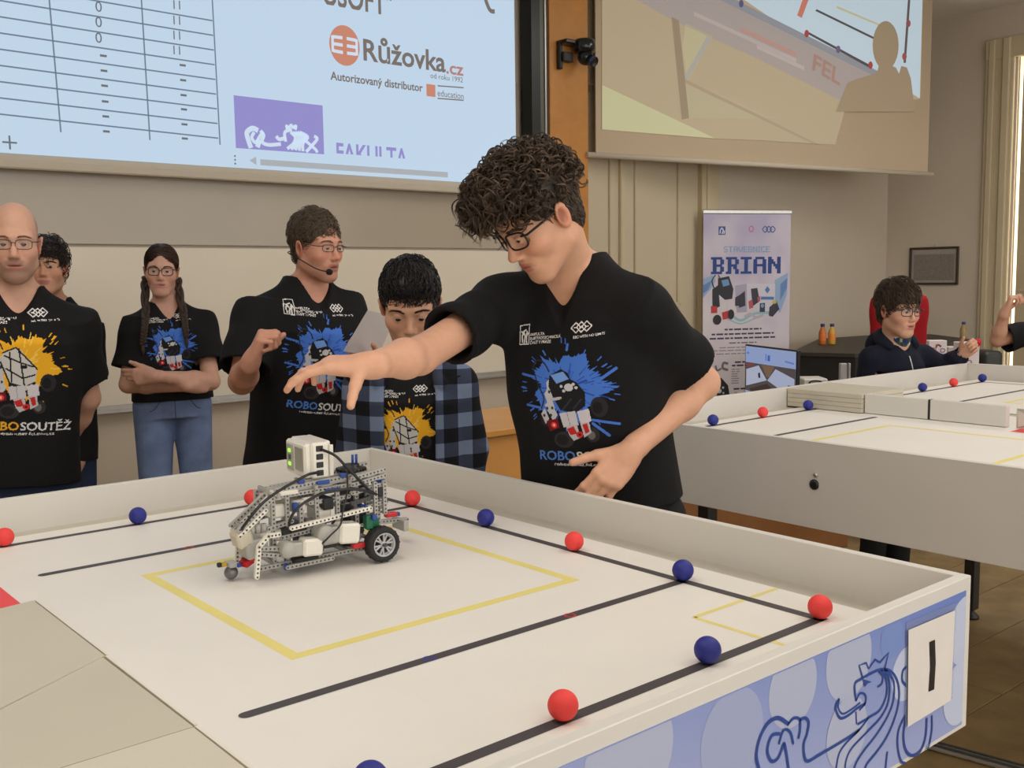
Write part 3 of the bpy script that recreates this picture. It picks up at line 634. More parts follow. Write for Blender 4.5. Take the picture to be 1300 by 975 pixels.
# ------------------------------------------------------------------ smooth solids (bodies, clothes) polygonised in numpy
class Solid:
    def __init__(s): s.p = []
    def add(s, fn, c, rad, k=.01, op='u'): s.p.append((fn, np.asarray(c, float), rad, k, op)); return s
    def rc(s, a, b, ra, rb=None, k=.01, op='u'):
        a, b = np.asarray(a, float), np.asarray(b, float); rb = ra if rb is None else rb; ab = b - a; L2 = max(ab @ ab, 1e-9)
        def fn(P):
            pa = P - a; h = np.clip(pa @ ab / L2, 0, 1); return np.linalg.norm(pa - h[:, None] * ab, axis=1) - (ra + h * (rb - ra))
        return s.add(fn, (a + b) / 2, math.sqrt(L2) / 2 + max(ra, rb), k, op)
    def el(s, c, r, R=None, k=.01, op='u'):
        c = np.asarray(c, float); r = np.asarray(r, float); RR = np.eye(3) if R is None else np.asarray(R)
        def fn(P):
            q = (P - c) @ RR; k0 = np.linalg.norm(q / r, axis=1); k1 = np.linalg.norm(q / (r * r), axis=1); return k0 * (k0 - 1) / np.maximum(k1, 1e-6)
        return s.add(fn, c, r.max(), k, op)
    def box(s, c, h, R=None, rr=.005, k=.01, op='u'):
        c = np.asarray(c, float); h = np.asarray(h, float); RR = np.eye(3) if R is None else np.asarray(R)
        def fn(P):
            q = np.abs((P - c) @ RR) - (h - rr); return np.linalg.norm(np.maximum(q, 0), axis=1) + np.minimum(q.max(1), 0) - rr
        return s.add(fn, c, np.linalg.norm(h), k, op)
    def loft(s, org, R, st, k=.01, op='u', ex=2.4, fold=None, capk=.004):
        """stations (z, cx, cy, rx, ry) along the third axis of R"""
        org = np.asarray(org, float); R = np.asarray(R); A = np.array(st, float); zs = A[:, 0]
        c = org + R @ V3(A[:, 1].mean(), A[:, 2].mean(), (zs[0] + zs[-1]) / 2); rad = (zs[-1] - zs[0]) / 2 + max(A[:, 3].max(), A[:, 4].max()) + np.abs(A[:, 1:3]).max()
        def fn(P):
            q = (P - org) @ R; z = q[:, 2]; x = (q[:, 0] - np.interp(z, zs, A[:, 1])); y = (q[:, 1] - np.interp(z, zs, A[:, 2]))
            rx = np.interp(z, zs, A[:, 3]); ry = np.interp(z, zs, A[:, 4])
            d = ((np.abs(x / rx) ** ex + np.abs(y / ry) ** ex) ** (1 / ex) - 1) * np.minimum(rx, ry)
            if fold is not None: d = d + fold(q, np.arctan2(y / ry, x / rx))
            return np.maximum(d, np.maximum(z - zs[-1], zs[0] - z))
        return s.add(fn, c, rad, k, op)
    def cone(s, a, b, ra, rb, k=.01, op='u', fold=None):
        """capsule cut flat at both ends (a sleeve)"""
        a, b = np.asarray(a, float), np.asarray(b, float); ab = b - a; L = np.linalg.norm(ab); t = ab / L
        def fn(P):
            pa = P - a; h = pa @ t; hh = np.clip(h / L, 0, 1); d = np.linalg.norm(pa - h[:, None] * t, axis=1) - (ra + hh * (rb - ra))
            if fold is not None: d = d + fold(P, h)
            return np.maximum(d, np.maximum(h - L, -h))
        return s.add(fn, (a + b) / 2, L / 2 + max(ra, rb), k, op)
    def guide(s):
        g = Solid(); g.p = [q for q in s.p if q[4] == 'u']; return g
    def ev(s, P, bc, br, mask=None):
        d = np.full(len(P), 1.0)
        for q, (fn, c, rad, k, op) in enumerate(s.p):
            if (not mask[q]) if mask is not None else np.linalg.norm(c - bc) - rad - br > .02 + k: continue
            e = fn(P)
            if op == 'u':
                h = np.clip(.5 + .5 * (d - e) / k, 0, 1); d = d + h * (e - d) - k * h * (1 - h)
            elif op == 's':
                h = np.clip(.5 - .5 * (d + e) / k, 0, 1); d = d + h * (-e - d) + k * h * (1 - h)
            else: d = np.maximum(d, e)
        return d
    def at(s, P):
        P = np.asarray(P, float); return s.ev(P, P.mean(0), 10)
    def polygonise(s, vox, B=12):
        U = [q for q in s.p if q[4] == 'u']
        lo = np.min([c - r for _, c, r, k, op in U], 0) - 3 * vox; hi = np.max([c + r for _, c, r, k, op in U], 0) + 3 * vox
        n = (np.ceil((np.ceil((hi - lo) / vox) + 1) / B) * B).astype(int); nb = n // B
        D = np.full(n, 1.0, np.float32); g = np.stack(np.meshgrid(*[np.arange(B)] * 3, indexing='ij'), -1).reshape(-1, 3) * vox; br = vox * B * .87
        ib = np.stack(np.meshgrid(*[np.arange(k) for k in nb], indexing='ij'), -1).reshape(-1, 3); bc = lo + (ib * B + B / 2 - .5) * vox
        PC = np.array([q[1] for q in s.p]); PR = np.array([q[2] for q in s.p]); PK = np.array([q[3] for q in s.p]); isu = np.array([q[4] == 'u' for q in s.p])
        near = np.zeros(len(bc), bool)
        for c, r, k, u in zip(PC, PR, PK, isu):
            if u: near |= np.linalg.norm(bc - c, axis=1) - r - br < k + vox
        ib, bc = ib[near], bc[near]; dc = s.ev(bc, bc.mean(0), 100.0)
        deep = np.abs(dc) > br * 1.9
        for (i, j, k), c, d, dp in zip(ib * B, bc, dc, deep):
            if dp: D[i:i + B, j:j + B, k:k + B] = d; continue
            m = np.linalg.norm(PC - c, axis=1) - PR - br <= .02 + PK
            D[i:i + B, j:j + B, k:k + B] = s.ev(g + (c - (B / 2 - .5) * vox), c, br, m).reshape(B, B, B)
        return surface_nets(D, lo, vox)
def surface_nets(D, lo, vox):
    I = D < 0; n = D.shape
    cnt = np.zeros([k - 1 for k in n], np.int8)
    for a in (0, 1):
        for b in (0, 1):
            for c in (0, 1): cnt += I[a:n[0] - 1 + a, b:n[1] - 1 + b, c:n[2] - 1 + c]
    act = np.argwhere((cnt > 0) & (cnt < 8))
    if not len(act): return np.zeros((0, 3)), np.zeros((0, 4), int)
    corners = np.array([(a, b, c) for a in (0, 1) for b in (0, 1) for c in (0, 1)])
    val = np.stack([D[act[:, 0] + a, act[:, 1] + b, act[:, 2] + c] for a, b, c in corners], 1)
    S = np.zeros((len(act), 3)); N = np.zeros(len(act))
    for i in range(8):
        for j in range(i + 1, 8):
            if np.abs(corners[i] - corners[j]).sum() != 1: continue
            vi, vj = val[:, i], val[:, j]; m = (vi < 0) != (vj < 0); t = np.where(m, vi / np.where(m, vi - vj, 1), 0)
            S += np.where(m[:, None], corners[i] + t[:, None] * (corners[j] - corners[i]), 0); N += m
    V = lo + (act + S / N[:, None]) * vox
    idx = np.full([k - 1 for k in n], -1, np.int32); idx[tuple(act.T)] = np.arange(len(act)); Q = []
    for ax in range(3):
        o1, o2 = [(1, 2), (2, 0), (0, 1)][ax]
        sl0 = [slice(1, k - 1) for k in n]; sl1 = list(sl0); sl0[ax] = slice(0, n[ax] - 1); sl1[ax] = slice(1, n[ax])
        A, Bq = I[tuple(sl0)], I[tuple(sl1)]; e = np.argwhere(A != Bq); off = np.ones(3, int); off[ax] = 0; e = e + off
        ins = I[tuple(e.T)]
        d1 = np.zeros(3, int); d1[o1] = 1; d2 = np.zeros(3, int); d2[o2] = 1
        q = np.stack([idx[tuple((e - d1 - d2).T)], idx[tuple((e - d2).T)], idx[tuple(e.T)], idx[tuple((e - d1).T)]], 1)
        q[~ins] = q[~ins][:, ::-1]; Q.append(q)
    Q = np.concatenate(Q); return V, Q[(Q >= 0).all(1)]
def np_mesh(name, V, F, mat, parent=None, col=None, smooth=True, fcol=None):
    """F: (N,4) or (N,3) index array; V in world coordinates"""
    org = world_loc(parent) if parent is not None else np.zeros(3); V = np.asarray(V, float) - org; F = np.asarray(F); k = F.shape[1]
    me = bpy.data.meshes.new(name); me.vertices.add(len(V)); me.vertices.foreach_set('co', V.astype(np.float32).ravel())
    me.loops.add(F.size); me.loops.foreach_set('vertex_index', F.astype(np.int32).ravel()); me.polygons.add(len(F))
    me.polygons.foreach_set('loop_start', np.arange(0, F.size, k, dtype=np.int32))
    me.polygons.foreach_set('use_smooth', np.full(len(F), smooth)); me.update(calc_edges=True); me.validate()
    if mat is not None: me.materials.append(mat)
    if col is not None:
        a = me.color_attributes.new('Col', 'FLOAT_COLOR', 'POINT'); a.data.foreach_set('color', np.hstack([col, np.ones((len(col), 1))]).astype(np.float32).ravel())
    if fcol is not None:
        a = me.color_attributes.new('Col', 'FLOAT_COLOR', 'CORNER'); a.data.foreach_set('color', np.repeat(np.hstack([fcol, np.ones((len(fcol), 1))]), k, 0).astype(np.float32).ravel())
    o = bpy.data.objects.new(name, me); COL.objects.link(o)
    if parent is not None: o.parent = parent
    return o
def strands(P, r, n=4):
    """P (K,S,3) paths, r (S) or (K,S) radii -> one array of tapered tubes"""
    K, S, _ = P.shape; T = np.gradient(P, axis=1); T /= np.linalg.norm(T, axis=2, keepdims=True) + 1e-9
    ref = np.where(np.abs(T[..., 2:3]) < .85, V3(0, 0, 1), V3(1, 0, 0)); X = np.cross(ref, T); X /= np.linalg.norm(X, axis=2, keepdims=True) + 1e-9; Y = np.cross(T, X)
    r = np.broadcast_to(r, (K, S)); a = 2 * np.pi * np.arange(n) / n
    V = P[:, :, None] + r[:, :, None, None] * (np.cos(a)[None, None, :, None] * X[:, :, None] + np.sin(a)[None, None, :, None] * Y[:, :, None])
    base = (np.arange(K)[:, None, None] * S + np.arange(S - 1)[None, :, None]) * n; kk = np.arange(n); k2 = (kk + 1) % n
    F = np.stack([base + kk, base + k2, base + n + k2, base + n + kk], -1).reshape(-1, 4); return V.reshape(-1, 3), F
def sstep(x, a, b): t = np.clip((x - a) / (b - a), 0, 1); return t * t * (3 - 2 * t)

# ------------------------------------------------------------------ people
FH = V3(math.sin(YAW), math.cos(YAW), 0); RH = V3(math.cos(YAW), -math.sin(YAW), 0)
def facing(turn, pitch=0, roll=0):
    """axes (right, forward, up) of a head or chest; turn 0 = towards the photographer, positive = towards the left of the photo"""
    a = math.radians(turn); f = math.cos(a) * -FH + math.sin(a) * -RH; z = V3(0, 0, 1); x = np.cross(f, z)
    p = math.radians(pitch); f, z = math.cos(p) * f - math.sin(p) * z, math.cos(p) * z + math.sin(p) * f
    r = math.radians(roll); x, z = math.cos(r) * x - math.sin(r) * z, math.cos(r) * z + math.sin(r) * x
    return np.array([x, f, z]).T
m_skin = pm('skin', (.6, .4, .3), .5, attr='Col', var=(60, .05), bump=(350, .05), spec=.35)
m_eye = pm('eye', (1, 1, 1), .15, attr='Col')
m_hair = pm('hair', (1, 1, 1), .42, attr='Col', spec=.4)
m_lens = pm('lens', (.9, .92, .95), .05, alpha=.05, spec=.5)
def cloth(name, rgb, rough=.85, var=(40, .08)): return pm(name, lin(*rgb), rough, var=var, bump=(160, .12), spec=.25)
m_tee = cloth('black_cotton', (22, 22, 24))
m_jean = cloth('blue_denim', (112, 132, 172), var=(9, .3)); m_djean = cloth('dark_denim', (44, 56, 84), var=(9, .2)); m_dtrs = cloth('dark_trousers', (30, 31, 32)); m_shoe = pm('dark_shoe', (.02, .02, .022), .5, var=(20, .2))
class Head:
    def __init__(s, c, R, sc=1.0, lid=1.0, look=(0, 0), jaw=1.0, wide=1.0, mouth=0.0, nose=1.0, brow=.6): s.c = np.asarray(c, float); s.R = R; s.s = sc; s.lid = lid; s.look = look; s.jaw = jaw; s.w = wide * .95; s.mouth = mouth; s.nose = nose; s.brow = brow
    def w_(s, x, y, z): return s.c + s.R @ (V3(x * s.w, y, z) * s.s)
    def l_(s, P): q = (np.asarray(P) - s.c) @ s.R / s.s; q[..., 0] /= s.w; return q
    def build(s, F):
        w = s.w_; S = s.s; R = s.R; W = s.w
        F.el(w(0, -.012, .045), V3(.0745 * W, .094, .086) * S, R, .03)
        F.el(w(0, .022, -.02), V3(.062 * W, .066, .082) * S, R, .03)
        F.rc(w(0, .067, -.093), w(0, .060, -.080), .021 * S, .026 * S, .03)
        for e in (-1, 1):
            F.rc(w(e * .048 * s.jaw, .0, -.058), w(e * .018, .062, -.095), .018 * S, .017 * S, .03)
            F.el(w(e * .042, .055, -.022), V3(.024, .026, .024) * S, R, .03)
            F.rc(w(e * .014, .080 + .006 * s.brow, .026), w(e * .046, .064 + .004 * s.brow, .026), .011 * S, .010 * S, .022)
        for e in (-1, 1): F.el(w(e * .031, .099, .004), V3(.018, .0165, .0115) * S, R, .013, 's')
        n_ = s.nose; F.rc(w(0, .082, .014), w(0, .090 + .014 * n_, -.026), .0080 * S, (.0035 + .0070 * n_) * S, .012)
        F.el(w(0, .092 + .015 * n_, -.030), V3(.0095 * n_ + .0005, .010, .0085) * S, R, .008)
        for e in (-1, 1): F.el(w(e * (.0035 + .0082 * n_), .088 + .008 * n_, -.034), V3(.0070, .0105, .0066) * S, R, .007)
        for e in (-1, 1): F.el(w(e * .0065, .101, -.0415), V3(.0028, .004, .0024) * S, R, .003, 's')
        F.el(w(0, .075, -.060), V3(.030, .021, .020) * S, R, .016)
        o = s.mouth
        F.rc(w(-.0245, .0785, -.0590), w(0, .0890, -.0570), .0034 * S, .0046 * S, .006); F.rc(w(.0245, .0785, -.0590), w(0, .0890, -.0570), .0034 * S, .0046 * S, .006)
        F.rc(w(-.020, .0790, -.0665 - o), w(0, .0885, -.0685 - o), .0040 * S, .0054 * S, .006); F.rc(w(.020, .0790, -.0665 - o), w(0, .0885, -.0685 - o), .0040 * S, .0054 * S, .006)
        F.el(w(0, .0965, -.0622 - o / 2), V3(.0285, .0100, .0011 + o / 2) * S, R, .003, 's')
        for e in (-1, 1):
            F.el(w(e * .031, .0795, .004), V3(.0142, .0142, .0142) * S, R, .005)
            F.el(w(e * .031, .096, .003 - (1 - s.lid) * .004), V3(.0138, .014, .0044 * s.lid + .0006) * S, R, .0015, 's')
        for e in (-1, 1):
            a = R @ roty(e * .22) @ rotz(-e * .25) @ rotx(-.16)
            F.el(w(e * .078, -.008, -.004), V3(.0085, .019, .032) * S, a, .006)
            F.el(w(e * .087, -.003, -.002), V3(.0080, .0115, .0215) * S, a, .003, 's')
    def color(s, P, skin, lips, flush=.15, stubble=None):
        q = s.l_(P); c = np.tile(np.array(lin(*skin)), (len(P), 1)); inh = (np.abs(q[:, 0]) < .11) & (q[:, 2] > -.13) & (q[:, 2] < .16) & (np.abs(q[:, 1]) < .14)
        def mask(cx, cy, cz, rx, ry, rz, soft=.4):
            d = np.sqrt(((q[:, 0] - cx) / rx) ** 2 + ((q[:, 1] - cy) / ry) ** 2 + ((q[:, 2] - cz) / rz) ** 2); return (1 - sstep(d, 1 - soft, 1 + soft)) * inh
        def blend(m, rgb, k): 
            nonlocal c
            c = c * (1 - (m * k)[:, None]) + np.array(lin(*rgb)) * (m * k)[:, None]
        red = (min(skin[0] + 8, 255), int(skin[1] * .78), int(skin[2] * .72))
        for e in (-1, 1): blend(mask(e * .045, .065, -.025, .025, .04, .02, .7), red, flush)
        blend(mask(0, .11, -.03, .014, .02, .014, .6), red, flush * .9)
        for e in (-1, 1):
            blend(mask(e * .08, -.006, -.004, .012, .03, .036), red, .35); blend(mask(e * .081, -.002, -.002, .0075, .0105, .019, .35), (int(skin[0] * .62), int(skin[1] * .46), int(skin[2] * .42)), .65)  # ears redder; the hollow is also darkened to paint in its shade
        if stubble:
            blend((mask(0, .06, -.085, .065, .06, .036) + mask(0, .09, -.05, .03, .03, .009)).clip(0, 1), stubble[:3], stubble[3])
        blend(mask(0, .092, -.0572, .0270, .02, .0052, .30), lips, .8); blend(mask(0, .092, -.0688 - s.mouth, .0235, .02, .0062, .30), lips, .8)
        blend(mask(0, .084, -.0622 - s.mouth / 2, .027, .013, .0018 + s.mouth / 2, .5), (84, 38, 34), .8)
        for e in (-1, 1): blend(mask(e * .031, .086, .011, .017, .02, .003, .6), (60, 40, 34), .30)
        return c
    def eyes(s, parent, iris=(70, 48, 30)):
        for e in (-1, 1):
            b = MB(); b.sphere((0, 0, 0), .0126 * s.s, 20, 14); P = np.array(b.v); c = s.w_(e * .031, .0795, .004)
            g = nrm(s.R @ V3(s.look[0], 1, s.look[1])); dd = P @ g / (.0126 * s.s)
            col = np.tile(np.array(lin(196, 186, 178)), (len(P), 1)); col[dd > .80] = lin(*iris); col[dd > .945] = (.004, .004, .004)
            V, Fq = b.v, [list(f) if len(f) == 4 else list(f) + [f[-1]] for f in b.f]
            o = MB(); me = b.mesh('eye'); me.materials.append(m_eye)
            a = me.color_attributes.new('Col', 'FLOAT_COLOR', 'POINT'); a.data.foreach_set('color', np.hstack([col, np.ones((len(col), 1))]).astype(np.float32).ravel())
            ob = bpy.data.objects.new('eye', me); COL.objects.link(ob); ob.parent = parent; ob.location = c - world_loc(parent)
    def brows(s, parent, rgb, bvh, thick=1.0, lift=0.0):
        rng = np.random.default_rng(5)
        for e in (-1, 1):
            paths = []
            for k in range(46):
                t = rng.random(); x = e * (.013 + .036 * t); z = .0235 + lift + .006 * math.sin(t * 2.2) - .005 * t * t + (rng.random() - .5) * .0060 * thick * (1.1 - .7 * t)
                a = s.w_(x, .13, z); h = bvh.ray_cast(Vector(a), Vector(-s.R[:, 1]))
                if h[0] is None: continue
                p0 = np.array(h[0]) + np.array(h[1]) * .0008; d = s.R @ V3(e * .8, -.35 * t, .35 - .6 * t); d = nrm(d - np.array(h[1]) * (d @ np.array(h[1])))
                paths.append([p0 + d * u * .010 * s.s + np.array(h[1]) * .0010 * math.sin(u * 3.1) for u in (0, .33, .66, 1)])
            if not paths: continue
            V, F = strands(np.array(paths), np.array([.0008, .0010, .0008, .0003]) * s.s * 1.3, 3); np_mesh('eyebrow', V, F, m_hair, parent, np.tile(np.array(lin(*rgb)), (len(V), 1)))
    def glasses(s, parent, rgb=(16, 16, 18), w=.0245, h=.0175, r=.0016, y=.103, z=.003, rimless=False, tilt=0.0):
        m = pm('spectacle_%d_%d_%d' % rgb, lin(*rgb), .3); root = MB(); lens = []
        for e in (-1, 1):
            pts = []
            for k in range(28):
                a = 2 * math.pi * k / 28; cx, sx = math.cos(a), math.sin(a)
                px_ = w * math.copysign(abs(cx) ** .55, cx); pz = h * math.copysign(abs(sx) ** .6, sx)
                pts.append(s.w_(e * .0315 + px_ , y - .004 - 8 * (px_ * e + .0315) ** 2 * .6 , z + pz))
            root.tube(pts, r * s.s, 6, closed=True); lens.append(pts)
            root.tube([s.w_(e * (.0315 + w), y - .012, z + h * .55), s.w_(e * .074, .085, z + h * .5), s.w_(e * .080, .03, z + .010), s.w_(e * .083, -.012, z + .012), s.w_(e * .080, -.03, z - .004)], r * s.s * 1.15, 6)
        root.tube([s.w_(-.0075, y - .002, z + .004), s.w_(0, y + .001, z + .007), s.w_(.0075, y - .002, z + .004)], r * s.s, 6)
        g = root.build('glasses', m, parent)
        for pts in lens:
            q = MB(); c = np.mean(pts, 0); q.add([c] + list(pts), [(0, 1 + k, 1 + (k + 1) % len(pts)) for k in range(len(pts))]); q.build('lens', m_lens, g)
def hand(F, W, d, n, side, s=1.0, curl=(.3, .4, .45, .5), spread=0.0, thumb=(.6, .7, .3, .35), pip=1.0):
    """W wrist, d finger direction, n direction the palm faces, side +1 right hand"""
    W = np.asarray(W, float); d = nrm(d); n = nrm(np.asarray(n, float) - d * (np.asarray(n) @ d)); t = np.cross(d, n) * side
    off = (.027, .009, -.009, -.026); ln = (.086, .090, .085, .076); seg = ((.042, .026, .020), (.047, .030, .021), (.043, .028, .020), (.033, .021, .018)); rad = (.0095, .0098, .0092, .0080)
    F.rc(W - d * .02 * s, W + d * .02 * s, .024 * s, .022 * s, .02)
    for i in range(4):
        K = W + (d * ln[i] + t * off[i]) * s; F.rc(W + (d * .012 + t * off[i] * .6) * s, K, .0150 * s, .0118 * s, .014 * s)
    F.el(W + (d * .045 + n * .006) * s, V3(.036, .012, .042) * s, np.array([t, n, d]).T, .014)
    for i in range(4):
        K = W + (d * ln[i] + t * off[i]) * s; c = curl[i]; ang = 0; p = K; dd = nrm(d + t * spread * (1.5 - i) / 1.5)
        for j, (L, add) in enumerate(zip(seg[i], (c, c * 1.25 * pip, c * .8 * pip))):
            ang += add; v = math.cos(ang) * dd + math.sin(ang) * n; q = p + v * L * s
            F.rc(p, q, rad[i] * s * (1 - .07 * j), rad[i] * s * (.93 - .09 * j), .004 if j else .006); p = q
    a, b, c, bend = thumb; v = nrm(d * a + t * b + n * c); p = W + (d * .020 + t * .024 + n * .006) * s; ang = 0; ax = nrm(d + n * .3)
    for j, (L, r0) in enumerate(((.044, .0150), (.032, .0118), (.026, .0100))):
        q = p + v * L * s; F.rc(p, q, r0 * s, r0 * s * .86, .010 if j == 0 else .004); p = q; v = nrm(v + ax * bend)
def foldfn(seed, amp, hem=0.0):
    r = np.random.default_rng(seed); ph = r.random((7, 3)) * 6.28; fr = r.uniform(9, 26, (7, 3)); fr[:, 2] *= .55
    def fn(q, th):
        x, y, z = q[:, 0], q[:, 1], q[:, 2]; d = 0
        for i in range(7): d = d + np.sin(fr[i, 0] * x + fr[i, 2] * z + ph[i, 0] + 1.3 * np.sin(fr[i, 1] * .6 * z + ph[i, 1])) * np.sin(fr[i, 1] * y * .7 + ph[i, 2] + z * 6) / (1 + .4 * i)
        return amp * d
    return fn
def slfold(seed, amp):
    r = np.random.default_rng(seed); ph = r.random(4) * 6.28
    return lambda P, h: amp * (np.sin(h * 70 + ph[0] + P[:, 2] * 30) + .7 * np.sin(h * 38 + P[:, 0] * 40 + ph[1]))
class Person:
    """joints are world points; J keys: pelvis neck sr sl er el wr wl and optional kr kl ar al"""
    def __init__(s, J, lw=1.0):
        s.lw = lw
        s.J = {k: np.asarray(v, float) for k, v in J.items()}; J = s.J
        z = nrm(J['neck'] - J['pelvis']); x = J['sr'] - J['sl']; x = nrm(x - z * (x @ z)); s.T = np.array([x, np.cross(z, x), z]).T; s.L = np.linalg.norm(J['neck'] - J['pelvis'])
    def legs(s):
        J = s.J; x = s.T[:, 0].copy(); x[2] = 0; x = nrm(x); f = s.T[:, 1].copy(); f[2] = 0; f = nrm(f); P = J['pelvis']; h = P[2]
        for e, k in ((1, 'r'), (-1, 'l')):
            J.setdefault('h' + k, P + x * e * .085 * s.lw + V3(0, 0, -.01)); J.setdefault('a' + k, V3(P[0], P[1], .085) + x * e * .105 * s.lw - f * .02); J.setdefault('k' + k, (J['h' + k] + J['a' + k]) / 2 + f * .02 + V3(0, 0, .03))
        s.f = f
    def torso(s, F, gx, gy, infl, st, **kw): F.loft(s.J['pelvis'], s.T, [(t * s.L, cx, cy, rx * gx + infl, ry * gy + infl) for t, cx, cy, rx, ry in st], **kw)
def face_at_(x, turn, *a): return facing(turn - math.degrees(math.atan((650 - x) / FPX)), *a)
BODY = [(-.12, 0, 0, .150, .100), (0, 0, 0, .155, .105), (.25, 0, 0, .140, .095), (.45, 0, 0, .145, .100), (.70, 0, .008, .160, .108), (.85, 0, 0, .150, .092), (.95, 0, -.012, .105, .072), (1.02, 0, -.018, .060, .056)]
TEE = [(-.24, 0, .004, .172, .118), (0, 0, .004, .172, .120), (.30, 0, .004, .162, .116), (.55, 0, .006, .168, .120), (.74, 0, .010, .165, .120), (.87, 0, .002, .122, .098), (.96, 0, -.010, .084, .074), (1.03, 0, -.018, .062, .062)]
PEOPLE = {}
def hair_mesh(H, parent, solid, K, L, flow, rgb, rad=.0011, lift=.004, wave=0.0, steps=8, vox=.004, zmin=-9, seed=1, name='hair', taper=.25, jit=.25, base=.55, cap=True, pick=None):
    V, F = solid.polygonise(vox); solid = solid.guide(); rng = np.random.default_rng(seed); q = H.l_(V); nV = len(V)
    c0 = np.array(lin(*rgb)); colb = np.tile(c0 * base, (nV, 1)) * rng.uniform(.85, 1.15, (nV, 1))
    idx = rng.choice(np.where(pick(q) if pick else q[:, 2] > zmin)[0], K); P = V[idx].copy(); out = [P.copy()]; Ls = L * rng.uniform(.65, 1.15, K) if not callable(L) else L(q[idx]) * rng.uniform(.7, 1.1, K)
    ph = rng.random(K) * 6.28; jt = rng.normal(0, jit, (K, 3)); e = .002
    for st_ in range(steps):
        d0 = solid.at(P); N = np.stack([solid.at(P + V3(*(e if i == j else 0 for j in range(3)))) - d0 for i in range(3)], 1); N /= np.linalg.norm(N, axis=1, keepdims=True) + 1e-9
        f = (flow(H.l_(P)) + jt) @ H.R.T; f -= N * ((f * N).sum(1, keepdims=True)); f /= np.linalg.norm(f, axis=1, keepdims=True) + 1e-9
        t = (st_ + 1) / steps; side = np.cross(N, f)
        P = P + f * (Ls / steps)[:, None] + side * (wave * np.cos(t * 7 + ph))[:, None]
        tgt = lift * math.sin(min(t * 2.2, 1.57)) * (.7 + .9 * np.sin(ph)) * (1 - .35 * t); P = P + N * (tgt - (solid.at(P)))[:, None] * .8; out.append(P.copy())
    S = np.stack(out, 1); r = np.interp(np.linspace(0, 1, steps + 1), [0, .15, .6, 1], [.6, 1, .9, taper]) * rad
    V2, F2 = strands(S, r, 3); per = (steps + 1) * 3
    sh = rng.uniform(.55, 1.5, K); colS = np.repeat(c0[None] * sh[:, None], per, 0)
    if not cap: return np_mesh(name, V2, F2, m_hair, parent, colS)
    return np_mesh(name, np.vstack([V, V2]), np.vstack([F, F2 + nV]), m_hair, parent, np.vstack([colb, colS]))
def cap_solid(H, grow=.008, top=.0, front=.062, nape=-.06, side=.028, fz=.0):
    """scalp cap: front = how far back the face opening is, fz raises the hairline"""
    S = Solid(); w = H.w_; s = H.s; R = H.R
    S.el(w(0, -.014, .046 + top / 2), V3(.0755 * H.w + grow, .094 + grow, .086 + grow + top / 2) * s, R, .01)
    S.el(w(0, -.045, -.025), V3(.056, .045, .05) * s, R, .02)
    S.el(w(0, .125, -.020 + fz), V3(.066 * H.w, .075, .094) * s, R, .006, 's')
    for e in (-1, 1): S.el(w(e * .085, .018, -.038), V3(.034, .040, .060) * s, R, .008, 's')
    S.el(w(0, .10, -.09), V3(.12, .115, .080) * s, R, .008, 's')
    S.box(w(0, -.05, nape - .1), V3(.2, .2, .1) * s, R, .01, .01, 's')
    return S
